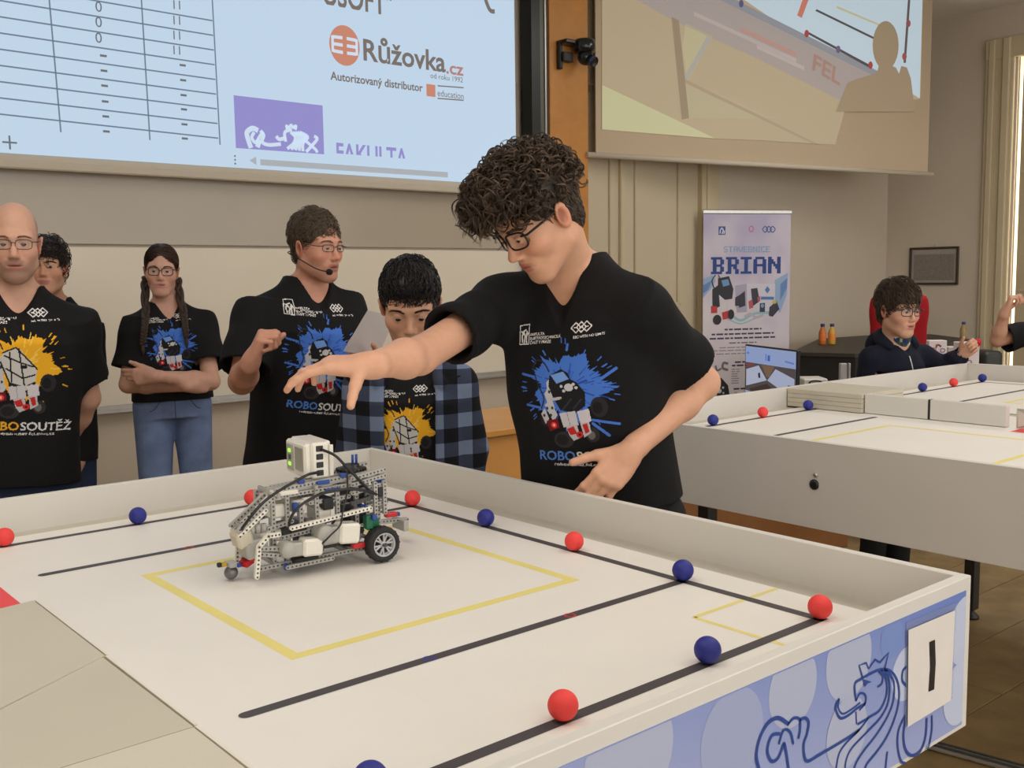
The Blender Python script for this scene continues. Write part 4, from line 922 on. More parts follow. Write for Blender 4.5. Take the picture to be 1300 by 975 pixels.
def make_person(key, label, J, H, skin=(205, 160, 136), lips=(176, 104, 98), gx=1.0, gy=1.0, hands=None, vox=.004, tee=m_tee, fold=.0022, seed=1, sleeve=.66, sl_r=(.066, .078), arm=1.0, trousers=m_djean, flush=.25, stubble=None, iris=(70, 48, 30), vneck=(.075, .105), hem=-.24, armcut=None, shirt_name='tshirt', long_sleeve=False, tee_st=None, bodymask=None):
    p = Person(J, gx); J = p.J; p.legs(); T = p.T; x, y, z = T[:, 0], T[:, 1], T[:, 2]; pel, nk = J['pelvis'], J['neck']
    root = thing('person', (pel[0], pel[1], 0), label, 'person')
    F = Solid(); H.build(F)
    F.rc(nk - z * .03, H.w_(0, -.022, -.05), .056 * H.s, .050 * H.s, .03)
    p.torso(F, gx, gy, -.004, BODY, k=.04)
    for e, k in ((1, 'r'), (-1, 'l')):
        s_, e_, w_ = J['s' + k], J['e' + k], J['w' + k]
        F.rc(nk + x * e * .04 - z * .03, s_, .040, .046 * arm, .04); F.rc(s_, e_, .046 * arm, .040 * arm, .03); m = e_ + (w_ - e_) * .3
        F.rc(e_, m, .040 * arm, .0405 * arm, .015); F.rc(m, w_, .0405 * arm, .0255 * arm, .02)
        F.rc(J['h' + k], J['k' + k], .068 * gx, .052, .02); F.rc(J['k' + k], J['a' + k], .050, .036, .03); F.rc(J['a' + k] - V3(0, 0, .03), J['a' + k] - V3(0, 0, .045) + p.f * .15, .035, .028, .03)
    for e, k in ((1, 'r'), (-1, 'l')):
        if hands and k in hands:
            h = dict(hands[k]); hand(F, J['w' + k], h.pop('d'), h.pop('n'), e, **h)
        else: hand(F, J['w' + k], nrm(J['w' + k] - J['e' + k]), -x * e * .9 - y * .1, e, curl=(.35, .4, .45, .5))
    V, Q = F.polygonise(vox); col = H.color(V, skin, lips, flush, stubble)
    if bodymask is not None: col = bodymask(H, V, col)
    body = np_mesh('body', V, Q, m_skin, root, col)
    # shirt
    S = Solid(); g0 = .012
    p.torso(S, gx, gy, g0, [(hem if i == 0 else t, a, b, rx, ry) for i, (t, a, b, rx, ry) in enumerate(tee_st or TEE)], fold=foldfn(seed, fold), k=.03)
    for e, k in ((1, 'r'), (-1, 'l')):
        s_, e_, w_ = J['s' + k], J['e' + k], J['w' + k]; d = nrm(e_ - s_); L = np.linalg.norm(e_ - s_)
        S.rc(nk + x * e * .055 - z * .035, s_, .044, .058 * gx, .04)
        if long_sleeve:
            S.rc(s_, e_, sl_r[0], sl_r[1], .03); f_ = nrm(w_ - e_); S.cone(e_, w_ + f_ * .01, sl_r[1], .042, .02, 'u', slfold(seed + e, .003))
            S.cone(w_ - f_ * .02, w_ + f_ * .03, .034, .036, .003, 's')
        else:
            S.cone(s_ - d * .03, s_ + d * L * (sleeve if not isinstance(sleeve, tuple) else sleeve[0 if e > 0 else 1]), sl_r[0], sl_r[1], .05, 'u', slfold(seed + e, fold * .8)); S.cone(s_ + d * (L * (sleeve if not isinstance(sleeve, tuple) else sleeve[0 if e > 0 else 1]) - .05), s_ + d * (L * (sleeve if not isinstance(sleeve, tuple) else sleeve[0 if e > 0 else 1]) + .02), sl_r[1] - .022, sl_r[1] - .009, .002, 's')
    S.rc(nk + z * .16, nk - z * .012 - y * .004, .10, .066, .004, 's')
    S.rc(nk + z * .05 + y * .05, nk + y * (.13 * gy) - z * vneck[1], vneck[0], .006, .004, 's')
    V, Q = S.polygonise(max(.005, vox * 1.25)); shirt = np_mesh(shirt_name, V, Q, tee, root)
    PEOPLE[key] = dict(root=root, p=p, H=H, shirt=(V, Q, shirt), body=body)
    # trousers and shoes
    G = Solid(); p.torso(G, gx, gy, .006, [(-.14, 0, 0, .150, .108), (0, 0, 0, .155, .110), (.14, 0, 0, .145, .104)], k=.03)
    for k in 'rl': G.rc(J['h' + k], J['k' + k], .092 * gx + .002, .068, .016); G.cone(J['k' + k] + V3(0, 0, .02), J['a' + k] - V3(0, 0, .02), .068, .062, .02)
    V, Q = G.polygonise(.008); np_mesh('trousers', V, Q, trousers, root)
    for k in 'rl':
        a = J['a' + k]; Sh = Solid(); Sh.rc(a - V3(0, 0, .035), V3(a[0], a[1], .04) + p.f * .15, .046, .038, .02); Sh.el(V3(a[0], a[1], .055) - p.f * .01, V3(.043, .05, .055), None, .02)
        Sh.box(V3(a[0], a[1], -.1), (.5, .5, .1), None, .0, .002, 's'); V, Q = Sh.polygonise(.008); np_mesh('shoe', V, Q, m_shoe, root)
    H.eyes(root, iris); return PEOPLE[key]
def bvh_of(o): me = o.data; off = Vector(world_loc(o)); return BVHTree.FromPolygons([v.co + off for v in me.vertices], [tuple(q.vertices) for q in me.polygons])

# ---- the boy leaning over the table -----------------------------------------------------------
Hm = Head(at(686, 276, 2.30), face_at_(692, 58, 36, 0), 1.06, lid=.5, look=(0, -.35), jaw=.9, nose=.92, brow=.3)
make_person('boy', 'dark curly haired boy in glasses leaning over the near table, arm stretched above the robot',
    dict(pelvis=at(772, 655, 2.50), neck=at(724, 338, 2.43), sr=at(634, 388, 2.46), sl=at(812, 394, 2.33), er=at(532, 452, 2.20), wr=at(468, 464, 2.03), el=at(892, 486, 2.46), wl=at(800, 574, 2.30)),
    Hm, skin=(222, 170, 140), lips=(200, 110, 102), gx=1.08, vox=.0032, seed=11, fold=.0036, sleeve=(.64, .76), sl_r=(.060, .072), flush=.22, trousers=m_dtrs, arm=.98, hem=.06, vneck=(.072, .125),
    hands=dict(r=dict(d=-RH * .95 + V3(0, 0, .06) - FH * .22, n=V3(0, 0, -1) + FH * .25, curl=(.24, .34, .44, .54), spread=.18, thumb=(.25, .85, .42, -.05), s=.94),
               l=dict(d=-RH * .64 + V3(0, 0, -.66) - FH * .32, n=FH * 1.0 + V3(0, 0, -.3), curl=(.42, .50, .55, .62), spread=.08, thumb=(.75, .62, -.05, .18), s=1.0)))
# ---- boy in the plaid overshirt ---------------------------------------------------------------
Ha = Head(at(521, 389, 3.02), face_at_(520, 2, 24, 0), 1.02, lid=.6, look=(.05, -.28), wide=1.10, jaw=.92, nose=.85, brow=.2)
make_person('plaid', 'black haired boy in an open plaid overshirt looking down behind the table corner',
    dict(pelvis=at(522, 630, 3.12), neck=at(521, 462, 3.08), sr=at(463, 492, 3.05), sl=at(579, 488, 3.07), er=at(450, 572, 3.12), wr=at(466, 650, 3.14), el=at(596, 568, 3.12), wl=at(588, 646, 3.10)),
    Ha, skin=(214, 166, 138), lips=(170, 100, 92), gx=.86, gy=.9, vox=.004, seed=3, sleeve=.45, sl_r=(.052, .056), arm=.85, flush=.15, hem=-.1, vneck=(.06, .05))
# ---- host with the headset --------------------------------------------------------------------
Hh = Head(at(401, 315, 3.56), face_at_(401, -44, 4, 0), .97, lid=.55, look=(.2, -.1), jaw=1.08, mouth=.004)
make_person('host', 'man in glasses with a headset microphone talking and holding a sheet of paper',
    dict(pelvis=at(378, 585, 3.68), neck=at(392, 360, 3.62), sr=at(324, 402, 3.50), sl=at(438, 393, 3.70), er=at(307, 484, 3.38), wr=at(319, 458, 3.18), el=at(462, 484, 3.60), wl=at(486, 474, 3.38)),
    Hh, skin=(208, 152, 128), lips=(160, 92, 86), gx=1.04, gy=1.14, vox=.004, seed=5, fold=.0024, sleeve=.80, sl_r=(.070, .086), flush=.28, arm=1.05, stubble=(150, 110, 92, .22),
    hands=dict(r=dict(d=V3(0, 0, .85) + RH * .40 - FH * .15, n=RH * .55 + FH * .2 - V3(0, 0, .3), curl=(1.15, 1.2, 1.25, 1.3), thumb=(.7, .3, .7, .5), s=1.02),
               l=dict(d=-RH * .75 + V3(0, 0, .35) - FH * .4, n=V3(0, 0, .8) + FH * .4, curl=(.5, .6, .6, .7), thumb=(.6, .7, .3, .2), s=1.0)))
# ---- bald man ---------------------------------------------------------------------------------
def bald(H, V, c):
    q = H.l_(V); d = sstep(-q[:, 1], -.035, .01) * sstep(q[:, 2], -.06, -.03) * (1 - sstep(q[:, 2], .06, .10)) * (np.abs(q[:, 0]) < .1) * (q[:, 2] < .14) * (np.abs(q[:, 0]) > .02)
    d *= 1 - np.clip(1 - np.sqrt(((np.abs(q[:, 0]) - .08) / .02) ** 2 + ((q[:, 1] + .006) / .024) ** 2 + ((q[:, 2] + .004) / .038) ** 2), 0, 1) * 0
    ear = (np.abs(q[:, 0]) > .0755); d = d * ~ear
    return c * (1 - .5 * d[:, None]) + np.array(lin(78, 62, 52)) * .5 * d[:, None]
Hb = Head(at(19, 311, 3.14), face_at_(19, 3, 3, 0), .98, lid=.75, jaw=1.0, wide=.95)
make_person('bald', 'bald man in glasses with stubble, black shirt with a yellow splash print',
    dict(pelvis=at(18, 610, 3.24), neck=at(20, 370, 3.20), sr=at(-58, 416, 3.11), sl=at(96, 414, 3.28), er=at(-88, 500, 3.22), wr=at(-60, 590, 3.14), el=at(110, 505, 3.40), wl=at(72, 580, 3.54)),
    Hb, skin=(214, 166, 142), lips=(176, 110, 100), gx=1.08, gy=1.12, hem=.0, vox=.004, seed=8, fold=.0024, sleeve=.70, sl_r=(.066, .076), flush=.2, arm=1.05, stubble=(112, 86, 74, .6), bodymask=bald)
# ---- boy behind him ---------------------------------------------------------------------------
Hk = Head(at(61, 343, 4.42), face_at_(63, 12, -6, 0), .96, lid=.6, jaw=.9, nose=.9, brow=.4)
make_person('behind', 'dark haired teenager half hidden behind the bald man',
    dict(pelvis=at(66, 545, 4.52), neck=at(65, 382, 4.50), sr=at(16, 422, 4.43), sl=at(110, 420, 4.57), er=at(-2, 500, 4.5), wr=at(10, 565, 4.44), el=at(111, 510, 4.58), wl=at(100, 585, 4.50)),
    Hk, skin=(202, 152, 126), lips=(170, 100, 92), gx=1.02, vox=.005, seed=9, sleeve=.68, sl_r=(.066, .086), arm=1.0)
# ---- girl with braids -------------------------------------------------------------------------
Hg = Head(at(205, 345, 4.62), face_at_(204, 3, 2, -2), .93, lid=.75, jaw=.76, wide=1.02, nose=.82, brow=.1)
make_person('girl', 'girl with two braids and glasses standing with folded arms in blue jeans',
    dict(pelvis=at(219, 512, 4.70), neck=at(211, 387, 4.67), sr=at(174, 415, 4.61), sl=at(256, 411, 4.73), er=at(163, 488, 4.58), wr=at(242, 490, 4.50), el=at(268, 484, 4.61), wl=at(197, 478, 4.42)),
    Hg, skin=(206, 160, 140), lips=(178, 108, 104), gx=.97, gy=.98, vox=.005, seed=14, fold=.002, sleeve=.72, sl_r=(.062, .084), arm=.95, trousers=m_jean, hem=.04, flush=.2, vneck=(.070, .095),
    hands=dict(r=dict(d=RH * .55 + FH * .8, n=FH * .6 - RH * .5, curl=(.5, .5, .5, .5), thumb=(.9, .2, .3, .2), s=1.0), l=dict(d=-RH * .98 + V3(0, 0, -.02) + FH * .1, n=FH, curl=(.25, .35, .42, .5), thumb=(.9, .4, .1, .1), s=1.02)))
# ---- child in glasses behind the second table -------------------------------------------------
m_navy = cloth('navy_fleece', (24, 28, 44)); Hc = Head(at(1140, 394, 4.95), face_at_(1142, -42, 6, 0), 1.06, lid=.9, jaw=.8, look=(.2, 0), nose=.78, brow=.1)
make_person('child', 'child in glasses and a navy hooded jacket beside the red chair, hand raised',
    dict(pelvis=at(1130, 545, 5.10), neck=at(1137, 434, 5.02), sr=at(1106, 455, 4.96), sl=at(1172, 452, 5.08), er=at(1098, 500, 5.0), wr=at(1116, 482, 4.94), el=at(1198, 467, 5.06), wl=at(1221, 450, 5.0)),
    Hc, skin=(212, 164, 138), lips=(184, 108, 102), gx=.76, gy=.86, vox=.0048, seed=17, tee=m_navy, long_sleeve=True, sl_r=(.056, .052), arm=.78, trousers=m_dtrs, hem=-.14, shirt_name='jacket', vneck=(.062, .06), flush=.2,
    hands=dict(l=dict(d=RH * .5 + V3(0, 0, .6) - FH * .5, n=-RH * .6 + V3(0, 0, -.3) - FH * .4, curl=(.9, .95, 1.0, 1.05), thumb=(.6, .5, .6, .4), s=.86), r=dict(d=RH * .6 + FH * -.4, n=V3(0, 0, -1), curl=(.4, .4, .4, .4), s=.85)))
# ---- person at the right edge -----------------------------------------------------------------
He = Head(at(1352, 356, 5.36), face_at_(1352, 35, 8, 0), .98, lid=.7, nose=.85, brow=.2)
make_person('edge', 'person at the right edge raising a bare forearm, black short sleeve',
    dict(pelvis=at(1362, 550, 5.42), neck=at(1356, 405, 5.40), sr=at(1318, 420, 5.36), sl=at(1394, 418, 5.40), er=at(1266, 432, 5.34), wr=at(1276, 396, 5.26), el=at(1410, 480, 5.40), wl=at(1400, 530, 5.30)),
    He, skin=(206, 156, 130), lips=(170, 100, 92), gx=.85, gy=.9, vox=.0052, seed=19, sleeve=.80, sl_r=(.056, .076), arm=.84,
    hands=dict(r=dict(d=V3(0, 0, .9) + RH * .35, n=RH * .8 - FH * .3, curl=(.9, 1.0, 1.1, 1.15), thumb=(.9, .2, .6, .2), s=.9)))
# ------------------------------------------------------------------ hair, spectacles and other things worn
def crown_flow(fwd=0.0, down=.6, side=0.0, cy=-.05):
    def f(q):
        v = np.stack([q[:, 0] * 1.0 + side, (q[:, 1] - cy) * 1.0 + fwd * .1, np.full(len(q), -.04 * down)], 1); return v / (np.linalg.norm(v, axis=1, keepdims=True) + 1e-9)
    return f
def body_bvh(k): return bvh_of(PEOPLE[k]['body'])
def brow_of(k, rgb, thick=1.0, lift=0.0): PEOPLE[k]['H'].brows(PEOPLE[k]['root'], rgb, body_bvh(k), thick, lift)
# curly boy: a dense mass of ringlets over a short cap
H = Hm; root = PEOPLE['boy']['root']; S = cap_solid(H, .007, fz=.012, nape=-.062)
S.el(H.w_(0, .016, .098), V3(.072, .085, .044), H.R, .03); S.el(H.w_(0, .068, .092), V3(.056, .044, .032), H.R, .03)
V, F = S.polygonise(.004); q = H.l_(V); rng = np.random.default_rng(7); c0 = np.array(lin(80, 65, 52))
wgt = sstep(q[:, 2], .03, .06) * (1 + 1.0 * sstep(q[:, 1], -.02, .07)) * ((q[:, 2] > .066) | (q[:, 1] < .01) | ((np.abs(q[:, 0]) > .048) & (q[:, 2] > .036))) * ((np.abs(q[:, 0]) < .050) | (q[:, 2] > .030)); wgt /= wgt.sum(); K = 1000; steps = 28
idx = rng.choice(len(V), K, p=wgt); P0 = V[idx]; ql = q[idx]; e = .002; d0 = S.at(P0)
N = np.stack([S.at(P0 + V3(*(e if i == j else 0 for j in range(3)))) - d0 for i in range(3)], 1); N /= np.linalg.norm(N, axis=1, keepdims=True)
fl = np.stack([ql[:, 0] * 5, np.clip(ql[:, 1] + .02, -.1, .12) * 6, np.full(K, -.12)], 1) @ H.R.T + rng.normal(0, .35, (K, 3)); fl -= N * (fl * N).sum(1, keepdims=True); fl /= np.linalg.norm(fl, axis=1, keepdims=True)
L = rng.uniform(.022, .048, K) * (.8 + .4 * sstep(ql[:, 1], .0, .08)); t = np.linspace(0, 1, steps)
g = V3(0, 0, -1); up_amt = rng.uniform(.25, .75, K) * (.5 + .6 * sstep(ql[:, 2], .05, .12))
cen = P0[:, None] + (L[:, None] * t)[..., None] * fl[:, None] + (L[:, None] * up_amt[:, None] * (t * (1.2 - .9 * t)))[..., None] * N[:, None] + (L[:, None] * (.12 + .30 * sstep(ql[:, 1], .06, .11))[:, None] * t * t)[..., None] * g
ax1 = np.cross(fl, N); R1 = rng.uniform(.007, .0150, K); turns = rng.uniform(.9, 1.7, K) * rng.choice([-1, 1], K); ph = rng.random(K) * 6.28
ang = ph[:, None] + 2 * np.pi * turns[:, None] * t; env = np.minimum(1, .25 + 2.2 * t)
P = cen + (R1[:, None] * env * np.cos(ang))[..., None] * N[:, None] + (R1[:, None] * env * np.sin(ang))[..., None] * ax1[:, None] + N[:, None] * (R1 * .8)[:, None, None]
n_rep = 6; jit = rng.normal(0, .0009, (n_rep, K, 1, 3)) * np.linspace(.4, 1.6, steps)[None, None, :, None]; PP = (P[None] + jit).reshape(-1, steps, 3)
rr = np.interp(t, [0, .2, .7, 1], [.8, 1, .7, .15]) * .00095
V2, F2 = strands(PP, rr, 3); sh = np.tile(rng.uniform(.35, 1.7, K), n_rep) * rng.uniform(.8, 1.25, K * n_rep); colS = np.repeat(c0[None] * sh[:, None], steps * 3, 0)
np_mesh('curly_hair', np.vstack([V, V2]), np.vstack([F, F2 + len(V)]), m_hair, root, np.vstack([np.tile(c0 * .45, (len(V), 1)), colS]))
hair_mesh(H, root, cap_solid(H, .007, fz=.012, nape=-.062), 1100, .018, lambda q: np.stack([q[:, 0] * 2, -np.ones(len(q)) * .3, -np.ones(len(q))], 1), (74, 60, 48), .0011, .003, seed=21, name='short_hair', cap=False, pick=lambda q: (q[:, 2] < .06) & (q[:, 1] < .03))
Hm.glasses(root, (14, 14, 16), w=.0260, h=.0185, r=.0021); brow_of('boy', (70, 52, 40), 1.1, -.002)
# plaid boy: dense straight black hair cut short with a low fringe
S = cap_solid(Ha, .002, .010, fz=.010); S.el(Ha.w_(0, .050, .086), V3(.056, .034, .028), Ha.R, .02)
hair_mesh(Ha, PEOPLE['plaid']['root'], S, 2200, .045, lambda q: np.stack([q[:, 0] * 4, np.clip(q[:, 1] + .05, -.05, .2) * 5 + .1, np.full(len(q), -.3)], 1), (32, 28, 29), .0015, .009, seed=2, jit=.22)
brow_of('plaid', (34, 26, 24), 1.0)
# host: short brown hair brushed aside, receding at the temples
S = cap_solid(Hh, .007, .006, fz=.026)
hair_mesh(Hh, PEOPLE['host']['root'], S, 1900, .026, lambda q: np.stack([q[:, 0] * 3 + .25, np.clip(q[:, 1], -.05, .05) * 3 - .05, np.full(len(q), -.25)], 1), (92, 76, 60), .0014, .006, seed=4)
Hh.glasses(PEOPLE['host']['root'], (58, 52, 48), w=.0225, h=.0120, r=.0013); brow_of('host', (96, 76, 60), .9)
r_ = PEOPLE['host']['root']; w = Hh.w_
hs = MB(); hs.tube(catmull([w(.082, -.01, .024), w(.088, -.026, .0), w(.080, -.024, -.03), w(.082, .015, -.045), w(.066, .070, -.070), w(.042, .098, -.078)], 6), .0022, 8); hs.tube(catmull([w(.080, -.024, -.03), w(.072, -.07, -.02), w(0, -.108, -.015), w(-.072, -.07, -.02), w(-.084, -.02, .02)], 6), .0020, 8)
hb = hs.build('headset', m_black, r_); fo = MB(); fo.sphere(w(.036, .104, -.079), V3(.011, .013, .011), 14, 10, Hh.R); fo.build('foam_ball', pm('mic_foam', (.012, .012, .012), .95, bump=(400, .4)), hb)
# bald man's spectacles
Hb.glasses(PEOPLE['bald']['root'], (60, 50, 46), w=.0255, h=.0145, r=.0012); brow_of('bald', (120, 88, 68), .7)
# teenager behind: tousled dark hair
S = cap_solid(Hk, .008, .016, fz=.008); S.el(Hk.w_(0, .055, .090), V3(.060, .040, .036), Hk.R, .02)
hair_mesh(Hk, PEOPLE['behind']['root'], S, 1500, .045, lambda q: np.stack([q[:, 0] * 4 + .2, q[:, 1] * 5 + .15, np.full(len(q), -.1)], 1), (50, 40, 35), .0016, .014, .0006, seed=6, jit=.40)
brow_of('behind', (48, 38, 32), 1.2)
# girl: hair parted in the middle, combed back into two braids
S = cap_solid(Hg, .003, .001, fz=.024); root = PEOPLE['girl']['root']
hair_mesh(Hg, root, S, 1700, .075, lambda q: np.stack([np.sign(q[:, 0] + 1e-6) * 1.0, np.full(len(q), -.35), -8 * np.abs(q[:, 0])], 1), (60, 42, 32), .0012, .0036, seed=8, jit=.07)
Hg.glasses(root, (30, 22, 24), w=.0260, h=.0180, r=.0017); brow_of('girl', (80, 60, 48), .7)
tv, tq, tob = PEOPLE['girl']['shirt']; tb = bvh_of(tob); T = PEOPLE['girl']['p'].T
for e_, px_, ye in ((1, 181, 437), (-1, 236, 428)):
    a = Hg.w_(e_ * .074, -.030, -.030); path = [a, Hg.w_(e_ * .080, -.012, -.085)]
    for k in range(1, 9):
        y_ = 392 + (ye - 392) * k / 8; x_ = px_ + (3 if e_ > 0 else -3) * (1 - k / 8) * 1.5; c = at(x_, y_, 4.1); h = tb.ray_cast(Vector(c), Vector(nrm(c - CAM)))
        p_ = np.array(h[0]) + T[:, 1] * .012 if h[0] is not None else at(x_, y_, 4.55); path.append(p_)
    path = catmull(path, 8); n_ = len(path); b = MB()
    for k in range(3):
        pts = []; rad = []
        for i, p_ in enumerate(path):
            tt = i / (n_ - 1); ph = tt * 26 + k * 2.094; wd = .0120 * (1 - .35 * tt); pts.append(p_ + T[:, 0] * math.cos(ph) * wd + T[:, 1] * (.5 * math.sin(2 * ph) * wd + .002)); rad.append(.0098 * (1 - .4 * tt))
        b.tube(pts, rad, 8)
    b.tube([path[-1] + V3(0, 0, .006), path[-1] - V3(0, 0, .004)], .009, 8); b.tube([path[-1], path[-1] - V3(0, 0, .03), path[-1] - V3(0, 0, .05)], [.008, .009, .002], 8)
    b.build('braid', pm('braid_hair', lin(58, 42, 33), .5, var=(150, .4), bump=(300, .5)), root)
jm = [o for o in bpy.data.objects if o.parent == root and o.name.startswith('trousers')][0]; jb = bvh_of(jm); pg = PEOPLE['girl']['p']; T = pg.T; pe = pg.J['pelvis']
def onj(a, c, lift=.0015): h = jb.ray_cast(Vector(pe + T[:, 0] * a + T[:, 2] * c + T[:, 1] * .4), Vector(-T[:, 1])); return np.array(h[0]) + np.array(h[1]) * lift if h[0] is not None else None
m_st = pm('jean_stitch', lin(60, 66, 92), .8)
def seam(pts, r=.0016):
    q = [p_ for p_ in (onj(*p_) for p_ in pts) if p_ is not None]
    if len(q) > 1: b = MB(); b.tube(q, r, 5); b.build('seam', m_st, jm)
seam([(.003, .058 - .008 * k) for k in range(17)]); seam([(-.12 + .012 * k, .026) for k in range(21)])
for e_ in (-1, 1): seam([(e_ * (.06 + .05 * u), .026 - .05 * math.sin(u * 1.57)) for u in np.linspace(0, 1, 8)]); seam([(e_ * .085, .060), (e_ * .085, .044), (e_ * .085, .026)], .004)
b = MB(); c_ = onj(.0, .046, .001); b.lathe([(0, 0), (.009, 0), (.009, .003), (.006, .004), (0, .004)], c_, np.array([T[:, 0], T[:, 2], T[:, 1]]).T, 14); b.build('button', m_alu, jm)
# child: thick straight brown hair with a fringe
S = cap_solid(Hc, .009, .008, fz=.004); S.el(Hc.w_(0, .050, .080), V3(.058, .040, .030), Hc.R, .02)
hair_mesh(Hc, PEOPLE['child']['root'], S, 1600, .065, lambda q: np.stack([q[:, 0] * 3 - .12, np.clip(q[:, 1] + .06, -.05, .2) * 4 + .06, np.full(len(q), -.35)], 1), (74, 58, 45), .0018, .011, seed=12, jit=.22)
Hc.glasses(PEOPLE['child']['root'], (34, 38, 60), w=.0255, h=.0175, r=.0018); brow_of('child', (70, 52, 40), .8)
S = cap_solid(He, .012, .01); hair_mesh(He, PEOPLE['edge']['root'], S, 600, .04, crown_flow(), (60, 46, 36), .0014, .004, seed=13)
brow_of('edge', (60, 46, 36))
# child's hood, zip and neck scarf
p = PEOPLE['child']['p']; J = p.J; T = p.T; nk = J['neck']; x, y, z = T.T
S = Solid()
for k in range(14):
    a0, a1 = [math.radians(-205 + 230 * u / 14) for u in (k, k + 1)]; f = lambda a: nk + x * .085 * math.cos(a) + y * (.075 * math.sin(a) + .01) + z * (.012 - .035 * math.sin(a) - .01)
    S.rc(f(a0), f(a1), .024, .024, .02)
S.el(nk - y * .10 - z * .03, (.09, .05, .08), T, .03); V, F = S.polygonise(.006); np_mesh('hood', V, F, m_navy, PEOPLE['child']['root'])
S = Solid(); S.rc(nk + z * .015 + y * .005, nk + z * .045 + y * .018, .066, .062, .02); V, F = S.polygonise(.006)
m_scarf = pm('scarf_print', lin(120, 130, 120), .8); nt = m_scarf.node_tree; vo = nt.nodes.new('ShaderNodeTexVoronoi'); vo.inputs['Scale'].default_value = 60; tcx = nt.nodes.new('ShaderNodeTexCoord'); nt.links.new(tcx.outputs['Object'], vo.inputs['Vector'])
cr = nt.nodes.new('ShaderNodeValToRGB'); cr.color_ramp.interpolation = 'CONSTANT'
for i, (pos, c) in enumerate(((0, (40, 60, 110)), (.35, (190, 190, 120)), (.55, (220, 215, 205)), (.75, (60, 90, 70)))):
    el = cr.color_ramp.elements[i] if i < 2 else cr.color_ramp.elements.new(pos); el.position = pos; el.color = (*lin(*c), 1)
sp_ = nt.nodes.new('ShaderNodeSeparateColor'); nt.links.new(vo.outputs['Color'], sp_.inputs[0]); nt.links.new(sp_.outputs[0], cr.inputs[0]); nt.links.new(cr.outputs[0], nt.nodes['Principled BSDF'].inputs['Base Color'])
np_mesh('neck_scarf', V, F, m_scarf, PEOPLE['child']['root'])
tb = bvh_of(PEOPLE['child']['shirt'][2]); zp = []
for k in range(9):
    c = nk - z * (.03 + .03 * k) + y * .4; h = tb.ray_cast(Vector(c), Vector(-y))
    if h[0] is not None: zp.append(np.array(h[0]) + y * .002)
b = MB(); b.tube(zp, .0035, 6); b.build('zip', m_alu, PEOPLE['child']['root'])
# paper in the host's hand
pq = [at(467, 394, 3.28), at(503, 402, 3.42), at(480, 452, 3.40), at(436, 446, 3.24)]
n_ = nrm(np.cross(pq[1] - pq[0], pq[3] - pq[0])); pa = thing('paper_sheet', np.mean(pq, 0), 'grey white sheet of paper held up by the man with the headset', 'paper')
b = MB(); b.add(list(pq) + [p_ + n_ * .0012 for p_ in pq], [(0, 1, 2, 3), (7, 6, 5, 4), (0, 4, 5, 1), (1, 5, 6, 2), (2, 6, 7, 3), (3, 7, 4, 0)]); b.build('sheet', pm('paper_grey', lin(206, 198, 196), .7, var=(12, .03)), pa)

# ------------------------------------------------------------------ open plaid overshirt
p = PEOPLE['plaid']['p']; J = p.J; T = p.T; x, y, z = T.T; nk = J['neck']
S = Solid(); p.torso(S, .92, 1.0, .020, [(-.22 if i == 0 else t, a, b_, rx, ry) for i, (t, a, b_, rx, ry) in enumerate(TEE)], fold=foldfn(31, .0035), k=.03)
for e_, k in ((1, 'r'), (-1, 'l')):
    s_, e2, w2_ = J['s' + k], J['e' + k], J['w' + k]; S.rc(nk + x * e_ * .055 - z * .03, s_, .050, .060, .04); S.rc(s_, e2, .060, .058, .03); S.cone(e2, w2_, .058, .046, .02, 'u', slfold(40 + e_, .004))
S.rc(nk + z * .16, nk - z * .01, .10, .062, .004, 's')
S.box(nk + y * .15 - z * .35, (.074, .135, .42), T @ rotz(0), .004, .004, 's')
S.rc(nk + z * .05 + y * .05, nk + y * .13 - z * .10, .075, .05, .004, 's')
for e_ in (-1, 1): S.rc(nk + x * e_ * .062 + z * .014 - y * .01, nk + x * e_ * .088 + y * .098 - z * .05, .013, .020, .008); S.rc(nk + x * e_ * .062 + z * .012 - y * .02, nk + x * e_ * .02 + z * .02 - y * .06, .014, .014, .008)
V, F = S.polygonise(.0055)
m_pl = pm('plaid_flannel', (.1, .1, .1), .9, bump=(200, .15), spec=.2); nt = m_pl.node_tree; tcx = nt.nodes.new('ShaderNodeTexCoord'); mp = nt.nodes.new('ShaderNodeMapping'); nt.links.new(tcx.outputs['Object'], mp.inputs[0])
mp.inputs['Rotation'].default_value = (0, 0, math.atan2(-x[1], x[0])); sp_ = nt.nodes.new('ShaderNodeSeparateXYZ'); nt.links.new(mp.outputs[0], sp_.inputs[0])
def sq(out, per, off, duty):
    a = nt.nodes.new('ShaderNodeMath'); a.operation = 'MULTIPLY_ADD'; a.inputs[1].default_value = 1 / per; a.inputs[2].default_value = off; nt.links.new(out, a.inputs[0])
    f = nt.nodes.new('ShaderNodeMath'); f.operation = 'FRACT'; nt.links.new(a.outputs[0], f.inputs[0]); g_2 = nt.nodes.new('ShaderNodeMath'); g_2.operation = 'LESS_THAN'; g_2.inputs[1].default_value = duty; nt.links.new(f.outputs[0], g_2.inputs[0]); return g_2.outputs[0]
ax_, bx_ = sq(sp_.outputs['X'], .085, .2, .5), sq(sp_.outputs['Z'], .085, .1, .5); sm_ = nt.nodes.new('ShaderNodeMath'); sm_.operation = 'ADD'; nt.links.new(ax_, sm_.inputs[0]); nt.links.new(bx_, sm_.inputs[1])
dv_ = nt.nodes.new('ShaderNodeMath'); dv_.operation = 'MULTIPLY'; dv_.inputs[1].default_value = .5; nt.links.new(sm_.outputs[0], dv_.inputs[0]); cr = nt.nodes.new('ShaderNodeValToRGB'); cr.color_ramp.interpolation = 'CONSTANT'
